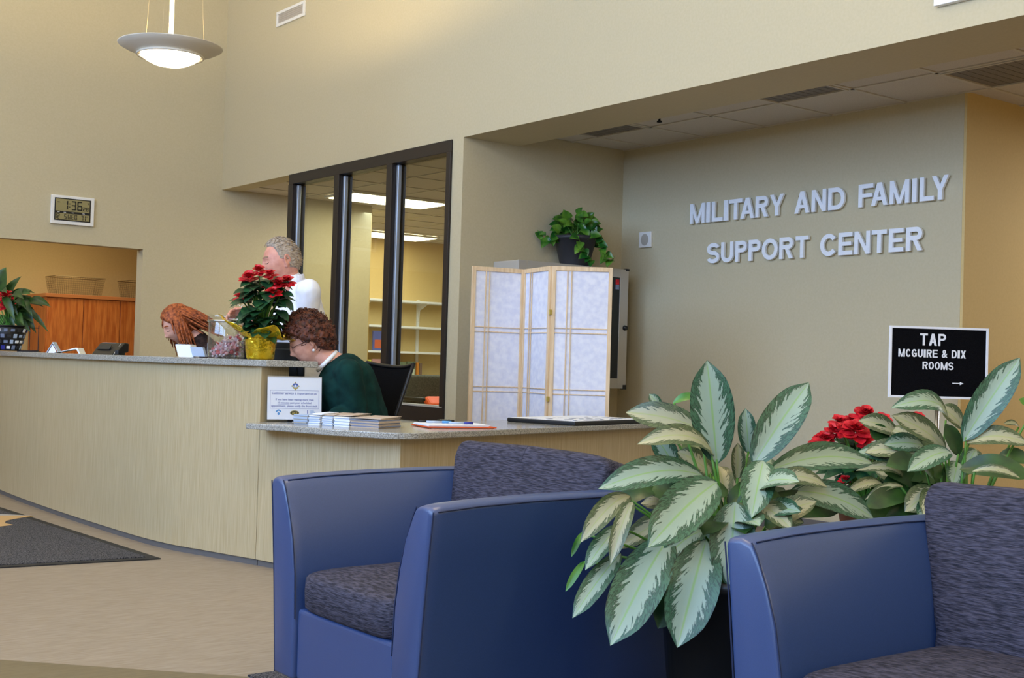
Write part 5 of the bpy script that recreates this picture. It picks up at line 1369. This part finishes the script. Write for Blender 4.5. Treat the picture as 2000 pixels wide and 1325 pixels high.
hand(b, wrN, (wrN-elN)*.5-R0*.1+Z*.02, Z*-.3+FH*.7, .75, 1.05, 1)
hand(b, wrF, -R0*.9+Z*.15-FH*.2, Z*-.5-FH*.6, .9, 1.05, -1)
voxel('body', b, 'skin', .0042, 4, t)
H.face(t)
sh_ = MB()
chain(sh_, [(pel-Z*.02, (.205, .165, .10)), (pel+Z*.14, (.215, .185, .12)), (chest-Z*.05, (.205, .165, .13)), (chest+Z*.06, (.190, .135, .10)), (chest+Z*.135, (.145, .092, .06))], .3, ax)
chain(sh_, [(shF, .072), (shN, .072)])
chain(sh_, [(shN, .078), (shN.lerp(elN, .5), .070), (elN, .064), (elN.lerp(wrN, .8), .052)])
chain(sh_, [(shF, .078), (shF.lerp(elF, .5), .068), (elF, .060), (elF.lerp(wrF, .75), .050)])
chain(sh_, [(nk-Z*.015-mf*.01, .070), (chest+Z*.12, .085)])
voxel('shirt', sh_, 'shirt', .009, 5, t, .006, 9)
cl = MB()
for k in range(24):
    a = 2*PI*k/24
    if abs(math.sin(a/2)) < .16: continue
    d = mf*math.cos(a)+ml*math.sin(a); q = nk-Z*.012+d*.070-mf*.005
    cl.ball(q+Z*(-.022*math.cos(a)), (.012, .012, .026), 8, 6)
voxel('collar', cl, 'shirt', .005, 3, t)
tr = MB(); chain(tr, [(pel-Z*.02, (.19, .15, .09)), (pel-Z*.12, (.185, .145, .08))], .3, ax)
for s in (1, -1):
    hp = pel+ml*.09*s-Z*.08; chain(tr, [(hp, .105), (V((hp.x, hp.y, .50)), .078), (V((hp.x+.01, hp.y+.01, .10)), .066)])
voxel('trousers', tr, 'trouser', .012, 4, t)
for s in (1, -1):
    hp = pel+ml*.09*s; an = V((hp.x+.01, hp.y+.01, .045)); m_ = MB(); chain(m_, [(an-mf*.05, .045), (an+mf*.15, .040)]); voxel('shoe', m_, 'black', .008, 3, t)
def th_m(d, az): return .005+.009*max(d.z, 0)**2+.012*max(d.x, 0)*max(d.z, 0)**2
hr = H.hair([(0, .080), (35, .080), (55, .074), (70, .050), (80, .004), (98, -.004), (108, -.045), (180, -.070)], th_m, 1, .0035, 5)
rn = random.Random(31)
for k in range(620):   # short tufts combed up and back
    az = math.radians(rn.uniform(-180, 180)); el = rn.uniform(-.3, 1.5); d = V((math.cos(el)*math.cos(az), math.cos(el)*math.sin(az), math.sin(el))); p = head_pt(d)
    a_ = abs(math.degrees(az)); lim = .083 if a_ < 45 else (.076 if a_ < 62 else (.05 if a_ < 80 else (.006 if a_ < 104 else -.055)))
    if p.z < lim: continue
    q = p+d*(th_m(d, 0)-.002); cmb = V((-.9, 0, .25 if d.x > .2 else -.35)); cmb = (cmb-d*cmb.dot(d)*.85+d*.14+V((rn.uniform(-.2, .2), rn.uniform(-.25, .25), 0))).normalized()
    ln = rn.uniform(.014, .024) if p.z > .03 else rn.uniform(.008, .014)
    hr.tube([H.w(q), H.w(q+cmb*ln*.5+d*.002), H.w(q+cmb*ln)], [.0026, .0022, .0006], 4)
obj('hair', hr, 'greyhair', t, True, fix=False)
# spectacles held in the raised hand
g = thing('eyeglasses', 'pair of eyeglasses held in the raised hand of the standing man', 'eyeglasses', wrF-R0*.10+Z*.03)
gq = wrF-R0*.075+Z*.055-FH*.02
obj('temple_arm', MB().tube([gq+Z*.0, gq+Z*.05-R0*.004, gq+Z*.085+R0*.012, gq+Z*.10+R0*.05], .0022, 6), 'dark', g, True)
for s in (0, 1): obj('lens_rim', MB().tube([gq+R0*(.05*s+.022*math.cos(a*PI/8))-Z*(.01-.017*math.sin(a*PI/8))+FH*.0 for a in range(17)], .0016, 5), 'steel', g, True)

SH = lambda p: V(p)+V((-.11, -.20, .0))+R0*.045
# --- seated woman with curly hair in a green sweatshirt
hc = SH((3.440, 6.515, 1.215))
t = thing('person', 'woman with curly brown hair and green sweatshirt seated at the lower desk', 'person', (3.78, 6.50, 0))
mf = (-R0*.96-FH*.16).normalized(); ml = Z.cross(mf)
H = Head(hc, mf, -.40, 1.07)
nk = SH((3.535, 6.455, 1.125)); chest = SH((3.625, 6.42, .97)); pel = SH((3.80, 6.48, .62))
ax = (ml, (mf*.9-Z*.42).normalized(), (Z*.9+mf*.42).normalized())
shN = SH((3.60, 6.36, 1.055))+ml*.10; shF = SH((3.62, 6.50, 1.055))-ml*.13
elN = SH((3.62, 6.28, .82)); wrN = SH((3.47, 6.30, .815)); elF = SH((3.55, 6.60, .85)); wrF = SH((3.41, 6.45, .815))
b = MB(); H.add(b)
chain(b, [(H.w((-.02, 0, -.075)), .056), (nk, .058), (chest+Z*.1, .07)])
chain(b, [(pel, (.15, .12, .11)), (SH((3.73, 6.46, .78)), (.14, .12, .11)), (chest, (.15, .11, .12))], .35, ax)
for sh, el, wr in ((shN, elN, wrN), (shF, elF, wrF)): chain(b, [(sh, .045), (el, .036), (wr, .024)])
for s in (1, -1):
    hp = pel+ml*.10*s-Z*.05; kn = hp+mf*.40; kn.z = .50; an = V((kn.x, kn.y, .09))-mf*.05
    chain(b, [(hp, .078), (kn, .052), (an, .034)]); chain(b, [(an-Z*.05, .034), (an-Z*.055+mf*.15, .03)])
hand(b, wrN, -R0*.25+FH*.7, -Z, .45, .95, -1); hand(b, wrF, FH*.7-R0*.1, -Z, .45, .95, 1)
voxel('body', b, 'skin2', .0042, 4, t)
H.face(t)
sw = MB()
chain(sw, [(pel+Z*.02, (.20, .17, .12)), (SH((3.735, 6.45, .78)), (.21, .175, .13)), (chest+Z*.02, (.20, .175, .14)), (SH((3.60, 6.425, 1.075)), (.15, .115, .075))], .3, ax)
chain(sw, [(shF, .066), (shN, .066)])
chain(sw, [(shN, .080), (shN.lerp(elN, .5), .074), (elN, .066), (elN.lerp(wrN, .8), .046)])
chain(sw, [(shF, .080), (elF, .062), (elF.lerp(wrF, .8), .046)])
voxel('sweatshirt', sw, 'sweater', .009, 5, t, .008, 8)
cl = MB()
for k in range(26):
    a = 2*PI*k/26; d = (mf*.75+Z*.0)*math.cos(a)+ml*math.sin(a); q = nk-Z*.012+mf*.012+d*.064-Z*(.050*math.cos(a))
    cl.ball(q, (.013, .013, .015), 8, 6)
voxel('white_collar', cl, 'paper', .006, 3, t)
tr = MB(); chain(tr, [(pel-Z*.02, (.18, .15, .10)), (pel-Z*.06, (.18, .15, .09))], .3, ax)
for s in (1, -1):
    hp = pel+ml*.10*s-Z*.05; kn = hp+mf*.40; kn.z = .50; an = V((kn.x, kn.y, .12))-mf*.05
    chain(tr, [(hp, .10), (kn, .075), (an, .06)])
voxel('trousers', tr, 'trouser', .012, 4, t)
for s in (1, -1):
    hp = pel+ml*.10*s; an = hp+mf*.35; an.z = .042; m_ = MB(); chain(m_, [(an-mf*.05, .042), (an+mf*.15, .038)]); voxel('shoe', m_, 'black', .008, 3, t)
def th_c(d, az): return .034+.018*max(d.z, 0)+.010*max(-d.x, 0)
hr = H.hair([(0, .062), (35, .054), (58, .038), (72, .012), (84, -.005), (100, -.010), (112, -.050), (150, -.075), (180, -.080)], th_c, 4, .011, 6, nu=120, nv=80)
rn = random.Random(4)
for k in range(420):   # loose curls all over the outside
    az = math.radians(rn.uniform(-180, 180)); el = rn.uniform(-.35, 1.5); d = V((math.cos(el)*math.cos(az), math.cos(el)*math.sin(az), math.sin(el)))
    p = head_pt(d); ad_ = abs(math.degrees(az)); lim = .066 if ad_ < 40 else (.03 if ad_ < 75 else (.0 if ad_ < 105 else -.06))
    if p.z < lim: continue
    c = H.w(p+d*(th_c(d, 0)+rn.uniform(-.006, .008))); r_ = rn.uniform(.006, .011); e1 = V((rn.gauss(0, 1), rn.gauss(0, 1), rn.gauss(0, 1))).normalized(); e2 = e1.cross(H.w(d)-H.c).normalized(); e3 = (H.w(d)-H.c).normalized()
    hr.tube([c+(e2*math.cos(q*1.1)+e3*math.sin(q*1.1))*r_+e2.cross(e3)*(q-3)*.003 for q in range(7)], .0024, 4)
obj('hair', hr, 'brownhair', t, True, fix=False)
obj('earring', MB().ball(H.w((-.004, .083, -.046)), .008, 10, 8), 'paper', t, True)
g = thing('eyeglasses', 'thin rimmed eyeglasses worn by the woman in the green sweatshirt', 'eyeglasses', H.w((.1, 0, 0)))
for s in (1, -1):
    ctr = V((.098, s*.033, .002)); obj('lens_rim', MB().tube([H.w(ctr+V((-.004*abs(math.cos(a*PI/10)), s*.021*math.cos(a*PI/10), .015*math.sin(a*PI/10)))) for a in range(21)], .0013, 5), 'dark', g, True)
    obj('temple_arm', MB().tube([H.w((.092, s*.053, .006)), H.w((.05, s*.074, .008)), H.w((-.012, s*.082, .010))], .0015, 5), 'dark', g, True)
obj('bridge', MB().tube([H.w((.098, .012, .004)), H.w((.106, 0, .007)), H.w((.098, -.012, .004))], .0013, 5), 'dark', g, True)

SH = lambda p: V(p)
# --- woman with auburn hair leaning over the desk at the left
hc = SH((3.262, 7.885, 1.318))
t = thing('person', 'woman with long auburn hair in a dark brown top leaning down behind the counter', 'person', (3.72, 7.70, 0))
mf = (-R0*.86-FH*.42).normalized(); ml = Z.cross(mf)
H = Head(hc, mf, -.50, 1.03, -.12)
nk = SH((3.355, 7.80, 1.235)); chest = SH((3.47, 7.74, 1.06)); pel = SH((3.72, 7.70, .90))
ax = (ml, (mf*.5-Z*.85).normalized(), (Z*.5+mf*.85).normalized())
shN = SH((3.42, 7.70, 1.13))+ml*.11; shF = SH((3.42, 7.76, 1.12))-ml*.13
elN = SH((3.37, 7.60, .90)); wrN = SH((3.20, 7.75, .80)); elF = SH((3.30, 7.98, .90)); wrF = SH((3.15, 7.90, .80))
b = MB(); H.add(b)
chain(b, [(H.w((-.02, 0, -.075)), .050), (nk, .052), (chest+Z*.08, .06)])
chain(b, [(pel, (.14, .11, .11)), (SH((3.60, 7.72, 1.0)), (.13, .10, .10)), (chest, (.14, .10, .11))], .35, ax)
for sh, el, wr in ((shN, elN, wrN), (shF, elF, wrF)): chain(b, [(sh, .042), (el, .034), (wr, .023)])
for s in (1, -1):
    hp = pel+ml*.09*s-Z*.05; kn = V((hp.x-.03, hp.y, .48)); an = V((hp.x, hp.y, .09)); chain(b, [(hp, .075), (kn, .05), (an, .034)]); chain(b, [(an-Z*.05, .034), (an-Z*.055+mf*.15, .03)])
hand(b, wrN, -R0*.6+FH*.3-Z*.1, -Z, .3, .92, -1); hand(b, wrF, -R0*.6-FH*.3-Z*.1, -Z, .3, .92, 1)
voxel('body', b, 'skin2', .0042, 4, t)
H.face(t, 'redhair')
kn_ = MB()
chain(kn_, [(pel, (.19, .15, .12)), (SH((3.60, 7.72, 1.0)), (.18, .14, .12)), (chest, (.185, .13, .12)), (SH((3.42, 7.765, 1.14)), (.13, .085, .07))], .3, ax)
chain(kn_, [(shF, .066), (shN, .066)])
chain(kn_, [(chest, .12), (nk.lerp(chest, .42), .082), (nk.lerp(chest, .12), .066)])
chain(kn_, [(shN+Z*.01, .07), (chest+R0*.10, .13), (pel, .15)])
for sh, el, wr in ((shN, elN, wrN), (shF, elF, wrF)): chain(kn_, [(sh, .072), (el, .056), (el.lerp(wr, .85), .04)])
voxel('knit_top', kn_, 'brownknit', .009, 5, t, .005, 9)
tr = MB(); chain(tr, [(pel-Z*.0, (.18, .14, .10)), (pel-Z*.10, (.18, .14, .09))], .3, (ml, mf, Z))
for s in (1, -1):
    hp = pel+ml*.09*s-Z*.06; chain(tr, [(hp, .10), (V((hp.x-.03, hp.y, .48)), .072), (V((hp.x, hp.y, .11)), .06)])
voxel('trousers', tr, 'trouser', .012, 4, t)
for s in (1, -1):
    hp = pel+ml*.09*s; an = V((hp.x, hp.y, .042)); m_ = MB(); chain(m_, [(an-mf*.05, .04), (an+mf*.15, .036)]); voxel('shoe', m_, 'black', .008, 3, t)
def th_r(d, az): return .016+.010*max(d.z, 0)
hr = H.hair([(0, .066), (30, .055), (55, .034), (68, .0), (80, -.04), (110, -.09), (180, -.10)], th_r, 6, .003, 4, nu=110, nv=70)
rn = random.Random(12)
for k in range(300):   # locks from the parting: hanging behind the cheeks, swept back over the shoulder, flicked out at the ends
    az = math.radians(rn.choice([1, -1])*rn.uniform(74, 178)); el = rn.uniform(-.15, 1.3); d = V((math.cos(el)*math.cos(az), math.cos(el)*math.sin(az), math.sin(el)))
    p = H.w(head_pt(d)+d*.014); out = (H.w(d)-H.c).normalized(); pts = [p]
    back = abs(math.degrees(az)) > 104
    drop = (R0*.92+Z*-.52).normalized() if back else (Z*-1+R0*.30+FH*.05).normalized()
    L_ = rn.uniform(.12, .22) if back else rn.uniform(.14, .21)
    v = (out*.35+drop*.7).normalized(); nseg = 8
    for j in range(nseg):
        v = (v*.60+drop*.5+out*.02*(1 if j < 5 else 2.5)+V((rn.uniform(-.1, .1), rn.uniform(-.1, .1), rn.uniform(-.06, .06)))).normalized(); q = pts[-1]+v*L_/nseg
        r_ = q-H.c; lim = .112
        if r_.length < lim: q = H.c+r_.normalized()*lim
        pts.append(q)
    hr.tube(pts, [.005, .0065, .007, .007, .0065, .006, .005, .004, .002], 5)
obj('hair', hr, 'redhair', t, True, fix=False)
